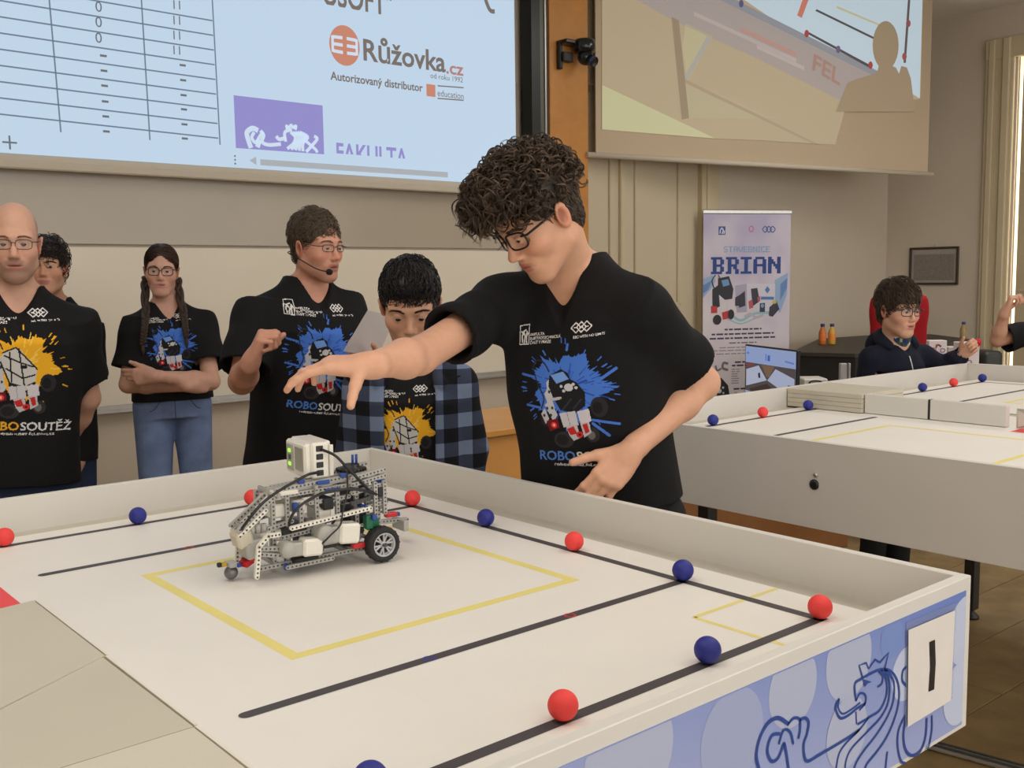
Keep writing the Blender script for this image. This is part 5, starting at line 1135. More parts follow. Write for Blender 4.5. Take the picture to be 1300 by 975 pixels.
for i, (pos, c) in enumerate(((0, (24, 25, 30)), (.25, (60, 68, 88)), (.75, (120, 134, 162)))):
    el = cr.color_ramp.elements[i] if i < 2 else cr.color_ramp.elements.new(pos); el.position = pos; el.color = (*lin(*c), 1)
nt.links.new(dv_.outputs[0], cr.inputs[0]); nt.links.new(cr.outputs[0], nt.nodes['Principled BSDF'].inputs['Base Color'])
ov = np_mesh('plaid_overshirt', V, F, m_pl, PEOPLE['plaid']['root'])

# ------------------------------------------------------------------ shirt prints, rastered cell by cell and laid on the cloth
class Canvas:
    def __init__(s, x0, y0, x1, y1, cell): s.x0, s.y0, s.c = x0, y0, cell; s.w = int((x1 - x0) / cell); s.h = int((y1 - y0) / cell); s.rgb = np.zeros((s.h, s.w, 3)); s.a = np.zeros((s.h, s.w), bool); s.X, s.Y = np.meshgrid(x0 + (np.arange(s.w) + .5) * cell, y0 + (np.arange(s.h) + .5) * cell)
    def put(s, m, rgb): s.rgb[m] = lin(*rgb); s.a |= m
    def poly(s, pts, rgb):
        m = np.zeros_like(s.a); n = len(pts)
        for i in range(n):
            (xa, ya), (xb, yb) = pts[i], pts[(i + 1) % n]
            if ya == yb: continue
            m ^= ((ya > s.Y) != (yb > s.Y)) & (s.X < (xb - xa) * (s.Y - ya) / (yb - ya) + xa)
        s.put(m, rgb)
    def ell(s, x, y, rx, ry, rgb): s.put(((s.X - x) / rx) ** 2 + ((s.Y - y) / ry) ** 2 < 1, rgb)
    def line(s, pts, w, rgb, sm=False):
        if sm: pts = [tuple(q) for q in catmull(pts, 6)]
        for (xa, ya), (xb, yb) in zip(pts, pts[1:]):
            dx, dy = xb - xa, yb - ya; L = dx * dx + dy * dy + 1e-9; t = np.clip(((s.X - xa) * dx + (s.Y - ya) * dy) / L, 0, 1); s.put((s.X - xa - t * dx) ** 2 + (s.Y - ya - t * dy) ** 2 < w * w / 4, rgb)
    def text(s, body, x, y, h, w, rgb, bold=True, slant=0, slope=0):
        P, F = text_tris(body, bold); k = w / P[:, 0].max(); m = np.zeros_like(s.a); Q = np.stack([x + P[:, 0] * k + slant * P[:, 1] * h, y - P[:, 1] * h + slope * P[:, 0] * k], 1)
        for f in F:
            a, b, c = Q[f[0]], Q[f[1]], Q[f[2]]; D = (b[0] - a[0]) * (c[1] - a[1]) - (c[0] - a[0]) * (b[1] - a[1])
            if abs(D) < 1e-9: continue
            u = ((s.X - a[0]) * (c[1] - a[1]) - (c[0] - a[0]) * (s.Y - a[1])) / D; v = ((b[0] - a[0]) * (s.Y - a[1]) - (s.X - a[0]) * (b[1] - a[1])) / D; m |= (u >= 0) & (v >= 0) & (u + v <= 1)
        s.put(m, rgb)
def splash(cv, cx, cy, rx, ry, rgb, rgb2, seed):
    r = np.random.default_rng(seed); n = 150; a = np.linspace(0, 2 * np.pi, n, endpoint=False); k = .80 + .10 * np.sin(a * 5 + 1) + .07 * np.sin(a * 11); k[::2] += r.uniform(-.04, .30, n // 2) ** 1.0 * r.random(n // 2)
    cv.poly([(cx + rx * q * math.cos(t), cy + ry * q * math.sin(t)) for q, t in zip(k, a)], rgb)
    for _ in range(26):
        t = r.random() * 6.28; q = r.uniform(.95, 1.18); x_, y_ = cx + rx * q * math.cos(t), cy + ry * q * math.sin(t); cv.line([(x_, y_), (x_ + 26 * math.cos(t), y_ + 26 * math.sin(t))], r.uniform(3, 9), rgb)
    for _ in range(34):
        t = r.random() * 6.28; q = r.uniform(.2, .8); x_, y_ = cx + rx * q * math.cos(t), cy + ry * q * math.sin(t); cv.line([(x_, y_), (x_ + 50 * math.cos(t), y_ + 50 * math.sin(t))], r.uniform(3, 8), rgb2)
def paint(cell, yellow=False, full=True):
    cv = Canvas(115, 90, 745, 905, cell); W_ = (232, 230, 228); K_ = (30, 30, 34)
    cv.line([(146, 108), (205, 104), (202, 208), (142, 206), (146, 108)], 5, W_)
    for a in (((160, 196), (158, 160), (172, 150)), ((172, 200), (178, 165), (166, 140), (182, 132)), ((188, 200), (186, 168), (196, 150)), ((154, 140), (164, 150)), ((190, 140), (186, 160))): cv.line(a, 8, W_)
    for i, (tx, ww) in enumerate((('FAKULTA', 90), ('ELEKTROTECHNICKÁ', 188), ('ČVUT V PRAZE', 130))): cv.text(tx, 212 - i * 1, 166 + i * 21, 15, ww, W_, True, .1, -.02)
    for i in range(3):
        x_, y_ = 488 + i * 30, 140 - i * 2; cv.line([(x_ - 28, y_), (x_, y_ - 26), (x_ + 28, y_), (x_, y_ + 26), (x_ - 28, y_)], 6, W_); cv.line([(x_ - 8, y_), (x_ + 8, y_)], 6, W_)
    cv.text('EEC WITH NO LIMITS', 475, 194, 12, 170, W_, True, 0, -.05)
    if yellow: splash(cv, 405, 470, 245, 215, (240, 178, 40), (246, 206, 90), 3)
    else: splash(cv, 410, 450, 235, 205, (74, 122, 216), (40, 78, 170), 5)
    if not yellow:
        for a in (((560, 440), (676, 372), 16), ((560, 470), (640, 446), 12), ((520, 640), (660, 672), 14), ((520, 660), (600, 730), 16), ((150, 540), (250, 560), 14), ((140, 370), (230, 390), 14), ((430, 250), (438, 222), 14)): cv.line(a[:2], a[2], (74, 122, 216))
    B_ = (205, 203, 198) if yellow else K_; L_ = K_ if yellow else (200, 200, 204)
    cv.ell(345, 742, 58, 46, (52, 50, 52)); cv.ell(335, 742, 36, 30, (34, 33, 35)); cv.ell(512, 722, 38, 42, (50, 48, 50)); cv.ell(505, 724, 20, 24, (110, 108, 108)); cv.ell(565, 572, 46, 56, (44, 43, 46)); cv.ell(252, 622, 30, 44, (40, 38, 42)); cv.ell(556, 574, 26, 34, (28, 28, 30))
    cv.line([(215, 335), (232, 305), (262, 298), (292, 320), (312, 360)], 9, (46, 46, 52), True); cv.line([(214, 336), (232, 420), (262, 500), (240, 560)], 8, (46, 46, 52), True)
    for pts in ([(262, 540), (300, 520), (330, 600), (300, 640)], [(232, 590), (260, 560), (276, 620), (250, 650)], [(288, 420), (310, 400), (318, 500), (296, 520)], [(270, 480), (300, 440), (320, 560), (292, 590)]): cv.poly(pts, (198, 198, 204))
    for x_, y_ in ((250, 600), (275, 560), (300, 470), (305, 560), (290, 600)): cv.ell(x_, y_, 7, 9, (60, 60, 66))
    cv.poly([(312, 382), (385, 350), (420, 372), (432, 408), (462, 425), (502, 484), (492, 560), (430, 596), (350, 575), (318, 500), (300, 440)], B_)
    if yellow:
        for a in (((320, 400), (400, 440), (480, 470)), ((330, 480), (420, 540), (490, 520)), ((350, 380), (360, 560)), ((400, 360), (430, 590)), ((300, 440), (350, 575), (430, 596)), ((312, 382), (385, 350), (502, 484))): cv.line(a, 9, K_)
        cv.poly([(340, 560), (430, 590), (490, 560), (500, 630), (420, 660), (350, 640)], (40, 38, 38)); cv.ell(430, 470, 18, 12, K_)
        for x_, y_ in ((360, 600), (400, 620), (440, 600), (470, 590)): cv.ell(x_, y_, 12, 14, (200, 198, 190))
    else:
        cv.poly([(320, 380), (396, 364), (424, 406), (350, 428)], (120, 164, 232)); cv.ell(416, 452, 25, 21, (206, 206, 210))
        for x_, y_ in ((375, 443), (386, 470), (444, 436), (457, 456)): cv.ell(x_, y_, 9, 8, (206, 206, 210))
        cv.poly([(300, 505), (368, 500), (368, 516), (302, 520)], (190, 190, 194))
        for k in range(16): cv.ell(362 + (k * 37) % 120, 515 + (k * 23) % 60, 6, 5, (58, 58, 64))
    cv.poly([(340, 592), (432, 584), (440, 664), (352, 672)], (206, 202, 208)); cv.poly([(442, 588), (508, 576), (514, 646), (452, 664)], (212, 208, 214)); cv.line([(384, 590), (392, 668)], 4, (150, 148, 154))
    cv.poly([(366, 664), (430, 660), (440, 735), (400, 750), (380, 720)], (196, 192, 196)); cv.poly([(450, 655), (500, 650), (505, 710), (462, 735)], (196, 192, 196))
    cv.poly([(370, 682), (410, 668), (426, 712), (386, 718)], (196, 46, 44)); cv.poly([(460, 662), (488, 656), (496, 704), (472, 714)], (196, 46, 44)); cv.ell(438, 717, 20, 18, (206, 50, 48)); cv.ell(438, 717, 8, 7, (90, 20, 20))
    cv.poly([(258, 632), (325, 620), (330, 672), (270, 692)], (120, 26, 34)); cv.ell(299, 657, 17, 17, (240, 70, 70)); cv.ell(299, 657, 7, 7, (255, 190, 180))
    if full:
        cv.text('ROBO', 182, 850, 52, 212, (84, 132, 214) if not yellow else (236, 176, 50), True, .08, .05); cv.text('SOUTĚŽ', 402, 862, 52, 300, (226, 226, 228), True, .08, .05); cv.text('robosoutez.fel.cvut.cz', 270, 884, 17, 330, (222, 222, 224), True, .0, .05)
    return cv
m_print = pm('shirt_print', (1, 1, 1), .75, attr='Col', spec=.2)
def lay_print(key, cv, unit, cx, cy, centre, obj=None, tilt=0.0):
    """maps the canvas to the chest: canvas point (cx, cy) lies at the world point `centre`"""
    P_ = PEOPLE[key]; p = P_['p']; o = obj or P_['shirt'][2]; T = p.T; b = bvh_of(o); y = nrm(T[:, 1]); ex = -(math.cos(tilt) * T[:, 0] + math.sin(tilt) * T[:, 2]); ez = math.cos(tilt) * T[:, 2] - math.sin(tilt) * T[:, 0]
    jj, ii = np.where(cv.a); need = {}; V = []; F = []; C_ = []
    for j, i in zip(jj, ii):
        q = []
        for dj, di in ((1, 0), (1, 1), (0, 1), (0, 0)):
            kk = (j + dj, i + di)
            if kk not in need:
                a = (cv.x0 + kk[1] * cv.c - cx) * unit; c = (cv.y0 + kk[0] * cv.c - cy) * unit; s_ = centre + ex * a - ez * c + y * .35; h = b.ray_cast(Vector(s_), Vector(-y))
                if h[0] is None: need[kk] = -1
                else: need[kk] = len(V); V.append(np.array(h[0]) + np.array(h[1]) * .0012)
            q.append(need[kk])
        if min(q) < 0: continue
        F.append(q); C_.append(cv.rgb[j, i])
    if F: np_mesh('shirt_print', np.array(V), np.array(F), m_print, o, fcol=np.array(C_))
def chest(key, x_, y_):
    b = bvh_of(PEOPLE[key]['shirt'][2]); d = FW + RT * (x_ - 650) / FPX - UP * (y_ - 487.5) / FPX; h = b.ray_cast(Vector(CAM), Vector(nrm(d))); return np.array(h[0])
blue_hi, blue_lo, yel_lo = paint(2.6), paint(4.2), paint(4.2, True)
U0 = 1 / 4.43 / 543
lay_print('boy', blue_hi, U0 * 1.02, 400, 500, chest('boy', 720, 503), tilt=.04)
lay_print('host', blue_lo, U0 * 1.17, 400, 300, chest('host', 412, 420), tilt=.02)
lay_print('bald', yel_lo, U0 * 1.18, 400, 480, chest('bald', 24, 468), tilt=-.02)
lay_print('girl', blue_lo, U0 * .95, 400, 480, chest('girl', 217, 440))
lay_print('behind', blue_lo, U0 * 1.1, 400, 480, chest('behind', 66, 470))
lay_print('plaid', yel_lo, U0 * .86, 400, 430, chest('plaid', 515, 540))
# ------------------------------------------------------------------ the building-brick robot
RB = thing('robot', (-.32, .831, Z0 + .0035), 'white and grey building-brick robot with big tyres and black cables on the near table', 'robot'); RB.rotation_euler = (0, 0, math.radians(175))
mg = pm('brick_grey', lin(178, 176, 170), .35, var=(40, .04)); mw = pm('brick_white', lin(238, 234, 222), .35, var=(40, .03)); mdk = pm('brick_dark', lin(84, 84, 86), .35); mk = pm('brick_black', (.014, .014, .015), .4); mr = pm('brick_red', lin(206, 40, 44), .35); mb_ = pm('brick_blue', lin(40, 76, 156), .35); mgn = pm('brick_green', lin(26, 110, 76), .35); mbe = pm('brick_beige', lin(206, 198, 178), .4); m_rub = pm('tyre_rubber', (.022, .022, .023), .75, bump=(120, .2)); m_rim = pm('rim_silver', lin(196, 197, 200), .3, metal=.3); m_hole = pm('pin_hole', lin(74, 72, 70), .7)
def rp(mb, name, mat=None, parent=None):
    o = mb.build(name, mat); o.parent = parent or RB; return o
def fr(a, b, up=(0, 1, 0)):
    X = nrm(np.asarray(b, float) - np.asarray(a, float)); Yv = np.asarray(up, float); Yv = nrm(Yv - X * (X @ Yv)); return np.array([X, Yv, np.cross(X, Yv)]).T
def beam(a, b, mat=mg, up=(0, 1, 0), name='beam', th=.0076):
    """studless beam; the pin holes run along `up`"""
    a, b = np.asarray(a, float), np.asarray(b, float); R = fr(a, b, up); L = np.linalg.norm(b - a); r = .0039; q = MB(); q.use(mat); pts = []
    for cx, s0 in ((L, -1), (0, 1)):
        for k in range(7): t = math.pi * (k / 6) + (-math.pi / 2 if s0 < 0 else math.pi / 2); pts.append((cx + r * math.cos(t), r * math.sin(t)))
    q.prism(pts, a - R[:, 1] * th / 2, R[:, 0], R[:, 2], R[:, 1] * th); n = int(round(L / .008)); q.use(m_hole)
    for k in range(n + 1):
        c = a + R[:, 0] * (L * k / max(n, 1))
        for sg in (-1, 1): q.add([c + R[:, 1] * sg * (th / 2 + .0003) + .0020 * (math.cos(t) * R[:, 0] + math.sin(t) * R[:, 2]) for t in np.linspace(0, 2 * math.pi, 9)[:-1]], [tuple(range(8))[::-sg]])
    return rp(q, name)
def rbox(c, s, mat, name, R=None, b=.0012, parent=None): return rp(MB().box(c, s, R, b), name, mat, parent)
# drive wheels
RY = np.array([[1, 0, 0], [0, 0, 1], [0, -1, 0.]])          # lathe axis (z) -> +y
for sg in (1, -1):
    wroot = bpy.data.objects.new('wheel', None); COL.objects.link(wroot); wroot.parent = RB; wroot.location = (0, sg * .074, .034)
    Rw = RY if sg > 0 else RY @ np.diag([1, -1, -1.])
    q = MB(); q.lathe([(.0235, -.013), (.030, -.0135), (.0335, -.011), (.0344, -.006), (.0344, .006), (.0335, .011), (.030, .0135), (.0235, .013), (.0235, -.013)], R=Rw, n=40)
    for k in range(36):
        a = 2 * math.pi * k / 36; q.box(Rw @ V3(.0337 * math.cos(a), .0337 * math.sin(a), .004 * (-1) ** k), (.002, .0022, .014), R=Rw @ rotz(a))
    t_ = q.build('tyre', m_rub); t_.parent = wroot
    q = MB(); q.lathe([(.0238, -.012), (.0238, .0125), (.0215, .0128), (.0200, .008), (.0200, -.010)], R=Rw, n=36); q.lathe([(0, .0095), (.0060, .0095), (.0066, .008), (.0066, -.004), (0, -.004)], R=Rw, n=16)
    for k in range(6):
        a = k * math.pi / 3 + .3
        for da in (-.16, .16): q.box(Rw @ (rotz(a + da) @ V3(.0130, 0, .0070)), (.0165, .0034, .004), R=Rw @ rotz(a + da * 1.6), b=.0006)
    q.lathe([(.0205, .0065), (.0185, .0068), (.0185, .0045), (.0205, .0045)], R=Rw, n=36)
    r_ = q.build('rim', m_rim); r_.parent = wroot
    q = MB(); q.lathe([(0, .0098), (.0032, .0098), (.0032, .0102), (0, .0102)], R=Rw, n=10); q.lathe([(.020, -.006), (0, -.006)], R=Rw, n=24); r2 = q.build('axle_hole', m_hole); r2.parent = wroot
beam((0, -.09, .034), (0, .09, .034), mdk, (0, 0, 1), 'axle', .005)
# chassis rails and posts
for y in (.046, -.046):
    beam((.02, y, .024), (.235, y, .020)); beam((.03, y, .048), (.17, y, .046)); beam((.045, y * .8, .150), (.205, y * .8, .146)); beam((.05, y * .8, .128), (.13, y * .8, .126), mg)
    for x, za, zb in ((.205, .028, .146), (.177, .022, .146), (.150, .06, .126), (.118, .05, .15), (.075, .05, .15), (.035, .03, .158), (.012, .06, .158), (-.012, .06, .165)): beam((x, y * .86, za), (x, y * .86, zb), mg)
    yf = y if y > 0 else .006
    beam((.208, yf, .146), (.272, yf, .098), mg); beam((.222, yf, .126), (.272, yf, .086), mw)
    beam((.17, y * .9, .098), (.215, y * .9, .090), mg); beam((.11, y * .9, .076), (.19, y * .9, .070), mg)
for x, z in ((.20, .020), (.12, .022), (.06, .024), (.195, .150), (.12, .156), (.05, .158), (-.015, .10), (.23, .122), (.262, .10)): beam((x, -.046 if x < .21 else .002, z), (x, .046, z), mg, (0, 0, 1))
beam((.183, .072, .092), (.022, .072, .107), mw, name='long_beam'); beam((.183, -.072, .092), (.022, -.072, .107), mw, name='long_beam')
beam((.10, .062, .020), (.19, .062, .018), mg); beam((.19, .066, .040), (.24, .066, .052), mg); beam((.185, .066, .054), (.24, .066, .062), mg)
for y in (.080, -.020):
    beam((.212, y, .087), (.232, y, .087), mw, name='bent_beam'); beam((.232, y, .087), (.250, y, .070), mw, name='bent_beam'); beam((.250, y, .070), (.256, y, .016), mw, name='bent_beam')
# big motors and their grey necks
def motor(c, R, s, name='motor'):
    m_ = bpy.data.objects.new(name, None); COL.objects.link(m_); m_.parent = RB; c = np.asarray(c, float)
    q = MB(); q.box(c, s, R, .004); o = q.build('motor_body', mw); o.parent = m_
    q = MB(); q.box(c + R @ V3(s[0] * .5 + .012, 0, -.001), (.026, s[1] * .86, s[2] * .8), R, .003); o = q.build('motor_neck', mg); o.parent = m_
    q = MB(); q.lathe([(0, -s[1] * .52), (s[2] * .42, -s[1] * .52), (s[2] * .46, -s[1] * .4), (s[2] * .46, s[1] * .4), (s[2] * .42, s[1] * .52), (0, s[1] * .52)], c + R @ V3(s[0] * .5 + .028, 0, 0), R @ RY, 18); o = q.build('motor_hub', mg); o.parent = m_
    q = MB(); q.box(c + R @ V3(-s[0] * .5 - .001, 0, -.004), (.006, s[1] * .5, s[2] * .4), R, .001); o = q.build('motor_socket', mk); o.parent = m_
motor((.146, .070, .052), roty(-.06), (.040, .030, .032)); motor((.070, .066, .066), roty(-.10), (.042, .036, .038)); motor((.080, -.060, .062), roty(-.10), (.042, .034, .036))
for c, s in (((.190, .01, .118), (.032, .05, .026)), ((.150, .01, .122), (.026, .05, .024)), ((.100, .01, .100), (.03, .05, .026)), ((.215, .02, .082), (.030, .040, .018)), ((.185, .02, .074), (.026, .04, .022))): rbox(c, s, mw, 'white_block', b=.003)
for c, s in (((.165, .015, .078), (.05, .06, .022)), ((.115, .02, .048), (.07, .05, .026)), ((.150, .035, .022), (.05, .05, .016)), ((.095, .02, .120), (.022, .05, .022)), ((.030, .01, .085), (.04, .06, .03)), ((.030, .01, .130), (.04, .05, .03))): rbox(c, s, mk, 'black_block', b=.002)
# front: light sensor hood, touch lever, castor
rbox((.262, .03, .078), (.030, .04, .030), mbe, 'sensor_hood', roty(.25), .004); rbox((.240, .025, .058), (.042, .05, .034), mg, 'sensor_body', roty(.1), .003)
q = MB()
for k in range(3): q.lathe([(0, 0), (.0055, 0), (.0055, .016), (0, .016)], (.224 + k * .011, .040, .085), n=10)
rp(q, 'grey_pins', mg).__setitem__('kind', 'stuff')
q = MB(); q.sphere((.278, .012, .0128), .0128, 20, 12); rp(q, 'castor_ball', pm('castor_steel', lin(120, 120, 120), .3, metal=.5)); rbox((.276, .012, .0285), (.018, .03, .008), mg, 'castor_holder')
rbox((.252, .022, .030), (.020, .02, .012), mr, 'red_link', rotz(.4) @ roty(.3)); rbox((.242, .026, .040), (.016, .018, .014), mr, 'red_link'); rbox((.292, .012, .030), (.012, .010, .007), pm('brick_yellow', lin(200, 160, 50), .4), 'yellow_tip'); rbox((.268, .026, .028), (.008, .008, .008), mb_, 'blue_pin')
rbox((.300, .014, .031), (.008, .008, .008), mk, 'black_tip')
# top deck and the control brick standing on its side
beam((.195, .034, .158), (.045, .034, .166), mg); beam((.205, .012, .158), (.035, .012, .168), mg, (0, 0, 1)); rbox((.115, 0, .156), (.13, .07, .006), mg, 'deck_plate', roty(.06)); rbox((.178, .02, .152), (.045, .05, .008), mw, 'white_plate')
for c, s in (((.102, .036, .162), (.026, .010, .008)), ((.145, .034, .168), (.012, .010, .008)), ((.085, .042, .146), (.03, .008, .006)), ((.06, .036, .17), (.014, .01, .008)), ((-.012, .044, .150), (.03, .008, .006)), ((.03, .05, .108), (.008, .05, .008)), ((-.02, .050, .110), (.014, .01, .006)), ((.015, .073, .088), (.010, .012, .010)), ((.165, .05, .125), (.01, .012, .016)), ((.19, .058, .018), (.008, .01, .012))): rbox(c, s, mb_, 'blue_pin')
br = bpy.data.objects.new('control_brick', None); COL.objects.link(br); br.parent = RB
Rb = rotz(-.05)
def bb(c, s, mat, name, b=.002): q = MB(); q.box(Rb @ V3(*c), s, Rb, b); o = q.build(name, mat); o.parent = br; return o
bb((.098, -.026, .201), (.036, .112, .070), mw, 'brick_back', .004); bb((.120, -.026, .201), (.016, .098, .066), mw, 'brick_face', .004); bb((.080, -.026, .201), (.010, .100, .072), mw, 'brick_battery', .003)
bb((.1285, -.004, .203), (.002, .040, .044), pm('brick_screen', lin(150, 150, 136), .25), 'screen', .0006)
bb((.1285, -.050, .201), (.002, .034, .050), mg, 'button_plate', .0006)
m_glow = pm('green_glow', lin(150, 230, 60), .4, emit=.9)
for dz in (-.013, .013): bb((.130, -.050, .201 + dz), (.003, .011, .007), m_glow, 'lit_button', .001)
bb((.130, -.050, .201), (.003, .010, .010), mdk, 'button', .001)
for k in range(4): bb((.100, .0295, .178 + .0155 * k), (.014, .004, .011), mk, 'port', .001)
bb((.076, .0285, .200), (.008, .004, .060), mw, 'side_rib', .001)
# rear tower: turntable and crossed beams
q = MB(); q.lathe([(0, 0), (.026, 0), (.028, .003), (.026, .006), (.016, .008), (.016, .013), (0, .013)], (.030, .012, .172), n=28); rp(q, 'turntable', mk)
for k in range(20):
    pass
q = MB()
for k in range(24): a = 2 * math.pi * k / 24; q.box((.030 + .0285 * math.cos(a), .012 + .0285 * math.sin(a), .175), (.003, .002, .005), rotz(a))
g_ = rp(q, 'gear_teeth', mk); g_['kind'] = 'stuff'
for dx in (-.004, .004): q = MB(); q.cyl((.022 + dx, .012, .184), (.022 + dx, .012, .203), .0026, 10); rp(q, 'blue_axle', mb_)
for z, m__ in ((.168, mg), (.156, mg), (.140, mg), (.120, mdk), (.104, mg)): beam((.048, .050, z - .004), (-.022, .050, z + .006), m__); beam((.048, -.03, z - .004), (-.022, -.03, z + .006), m__)
for x in (-.018, .002): beam((x, .056, .09), (x, .056, .150), mg)
rbox((-.012, .05, .132), (.016, .016, .018), mk, 'cable_socket'); rbox((.022, .062, .078), (.014, .016, .026), mgn, 'green_block'); rbox((.006, .050, .070), (.02, .02, .022), mgn, 'green_block'); rbox((.045, .064, .036), (.026, .012, .010), mr, 'red_block')
beam((-.02, -.03, .052), (-.115, -.03, .046), mg); beam((-.02, -.05, .045), (-.115, -.05, .040), mw); rbox((-.10, -.03, .038), (.012, .05, .022), mg, 'rear_bumper'); rbox((-.078, -.03, .061), (.026, .014, .009), mr, 'red_block'); rbox((-.095, -.03, .060), (.006, .010, .008), mb_, 'blue_pin')
def cable(pts, r=.0028): q = MB(); q.tube(catmull([V3(*p_) for p_ in pts], 7), r, 8); rp(q, 'cable', mk)
for pts in ([(.098, .029, .223), (.080, .047, .212), (.058, .052, .187), (.034, .056, .160), (.013, .058, .137), (-.006, .054, .128)],
            [(.104, .029, .180), (.134, .045, .182), (.163, .052, .174), (.196, .056, .162), (.229, .060, .146), (.255, .060, .122), (.268, .050, .100), (.262, .035, .092)],
            [(-.006, .056, .126), (.029, .066, .141), (.064, .070, .149), (.107, .072, .150), (.146, .072, .141), (.173, .070, .124), (.184, .066, .103), (.178, .058, .080)]): cable(pts)
cable([(.058, .052, .184), (.069, .072, .146), (.084, .082, .113), (.095, .092, .089), (.115, .094, .074), (.128, .088, .060), (.126, .074, .052)], .0017)
# dark felt scuff-free floor under the robot is the printed mat itself

# ------------------------------------------------------------------ furniture and things around the room
dk = thing('wooden_desk', (1.56, 2.45, 0), 'long pale orange wooden desk behind the leaning boy and the plaid overshirt', 'desk')
m_desk = pm('beech_veneer', lin(222, 160, 84), .45, var=(5, .08))
MB().box((1.56, 2.212, .455), (1.16, .024, .91), b=.003).build('front_panel', m_desk, dk); MB().box((1.56, 2.45, .925), (1.20, .54, .028), b=.004).build('desk_top', m_desk, dk)
for x in (.98, 2.13): MB().box((x, 2.46, .455), (.026, .46, .91), b=.003).build('side_panel', m_desk, dk)
bh = thing('wooden_bench', (2.96, 2.4, 0), 'low brown wooden bench seen under the second table beside the child\'s legs', 'bench'); m_bn = pm('bench_wood', lin(150, 100, 54), .5, var=(5, .15))
MB().box((2.96, 2.212, .27), (1.52, .024, .54), b=.003).build('front_panel', m_bn, bh); MB().box((2.96, 2.40, .555), (1.56, .42, .03), b=.004).build('seat_board', m_bn, bh)
for x in (2.22, 3.58, 3.70): MB().box((x, 2.40, .27), (.03, .36, .54), b=.003).build('side_panel', m_bn, bh)
fs = onpl(1180, 945, 2, .01); fe = onpl(1290, 975, 2, .01); d_ = nrm(fe - fs); st_ = thing('floor_strip', (fs + fe) / 2 * V3(1, 1, 0), 'aluminium strip along the floor below the second table', 'strip'); Rf = np.array([d_, np.cross((0, 0, 1), d_), (0, 0, 1)]).T
q = MB(); q.box((fs + fe) / 2, (2.2, .055, .012), Rf, .003); q.build('strip_base', m_alu, st_)
for k in (-.014, .014): q = MB(); q.box((fs + fe) / 2 + Rf @ V3(0, k, .008), (2.2, .008, .006), Rf, .001); q.build('strip_rib', pm('strip_dark', (.12, .12, .12), .4, metal=.6), st_)
# roll-up banner
DB = nrm(FH * .265 + RH * .964); NB = nrm(V3(DB[1], -DB[0], 0)); PB = at(893, 268, 8.9); PB0 = V3(PB[0], PB[1], 0); HB = PB[2]
bn = thing('rollup_banner', PB0 + DB * .425, 'tall white and lilac roll-up banner with the word BRIAN and a printed robot', 'banner'); RBn = np.array([DB, -NB, EZ]).T
m_ban = pm('banner_film', (.6, .55, .65), .5); nt = m_ban.node_tree; tcx = nt.nodes.new('ShaderNodeTexCoord'); sp_ = nt.nodes.new('ShaderNodeSeparateXYZ'); nt.links.new(tcx.outputs['Object'], sp_.inputs[0]); nz = nt.nodes.new('ShaderNodeTexNoise'); nz.inputs['Scale'].default_value = 2.2; nt.links.new(tcx.outputs['Object'], nz.inputs['Vector'])
m1 = nt.nodes.new('ShaderNodeMath'); m1.operation = 'MULTIPLY_ADD'; m1.inputs[1].default_value = .45; nt.links.new(sp_.outputs['Z'], m1.inputs[0]); nt.links.new(nz.outputs['Fac'], m1.inputs[2]); cr = nt.nodes.new('ShaderNodeValToRGB')
for i, (pos, c) in enumerate(((.55, (230, 222, 226)), (1.0, (222, 214, 224)), (1.40, (182, 176, 206)))):
    el = cr.color_ramp.elements[i] if i < 2 else cr.color_ramp.elements.new(min(pos, 1)); el.position = min(pos / 1.4, 1); el.color = (*lin(*c), 1)
m3_ = nt.nodes.new('ShaderNodeMath'); m3_.operation = 'DIVIDE'; m3_.inputs[1].default_value = 1.4; nt.links.new(m1.outputs[0], m3_.inputs[0]); nt.links.new(m3_.outputs[0], cr.inputs[0]); nt.links.new(cr.outputs[0], nt.nodes['Principled BSDF'].inputs['Base Color'])
MB().box(PB0 + DB * .425 + EZ * (HB / 2 + .03), (.85, .003, HB - .06), RBn).build('banner_sheet', m_ban, bn, None)
q = MB(); q.box(PB0 + DB * .425 + EZ * (HB - .005), (.87, .022, .035), RBn, .006); q.build('top_bar', m_alu, bn); q = MB(); q.box(PB0 + DB * .425 + EZ * .04, (.90, .16, .08), RBn, .015); q.build('base_case', m_alu, bn); q = MB(); q.cyl(PB0 + DB * .425 - NB * .03 + EZ * .05, PB0 + DB * .425 - NB * .03 + EZ * HB, .010, 8); q.build('pole', m_alu, bn)
UB = .85 / 460
def bp(X, Y): return ((X - 62) * UB, HB - .02 - (Y - 84) * UB)
def bflat(name, polys, rgb, lay=1, strokes=()):
    if len(polys) > 1 and name != 'printed_text_line':
        for p_ in polys: bflat(name, [p_], rgb, lay)
        return
    q = MB(); o_ = PB0 + NB * (.002 + lay * .0006)
    for pl in polys: q.flat([bp(*p_) for p_ in pl], o_, DB, EZ)
    for pl, w_ in strokes: q.ribbon([bp(*p_) for p_ in pl], w_ * UB, o_, DB, EZ)
    return q.build(name, pm('banner_ink_%d_%d_%d' % rgb, lin(*rgb), .55), bn)
rect = lambda x0, y0, x1, y1: [(x0, y1), (x1, y1), (x1, y0), (x0, y0)]
bflat('printed_wave', [[(62, 390), (112, 372), (128, 400), (100, 440), (62, 480)], [(440, 400), (510, 365), (506, 470), (470, 560), (440, 520)]], (150, 178, 214)); bflat('printed_wave', [[(62, 420), (110, 395), (90, 440), (62, 460)], [(470, 420), (508, 390), (505, 440), (470, 500)]], (104, 140, 196), 2)
bflat('printed_wave', [], (150, 196, 206), 1, [(((210, 560), (260, 590), (330, 560), (430, 555)), 12), (((190, 580), (260, 606), (340, 580)), 6)])
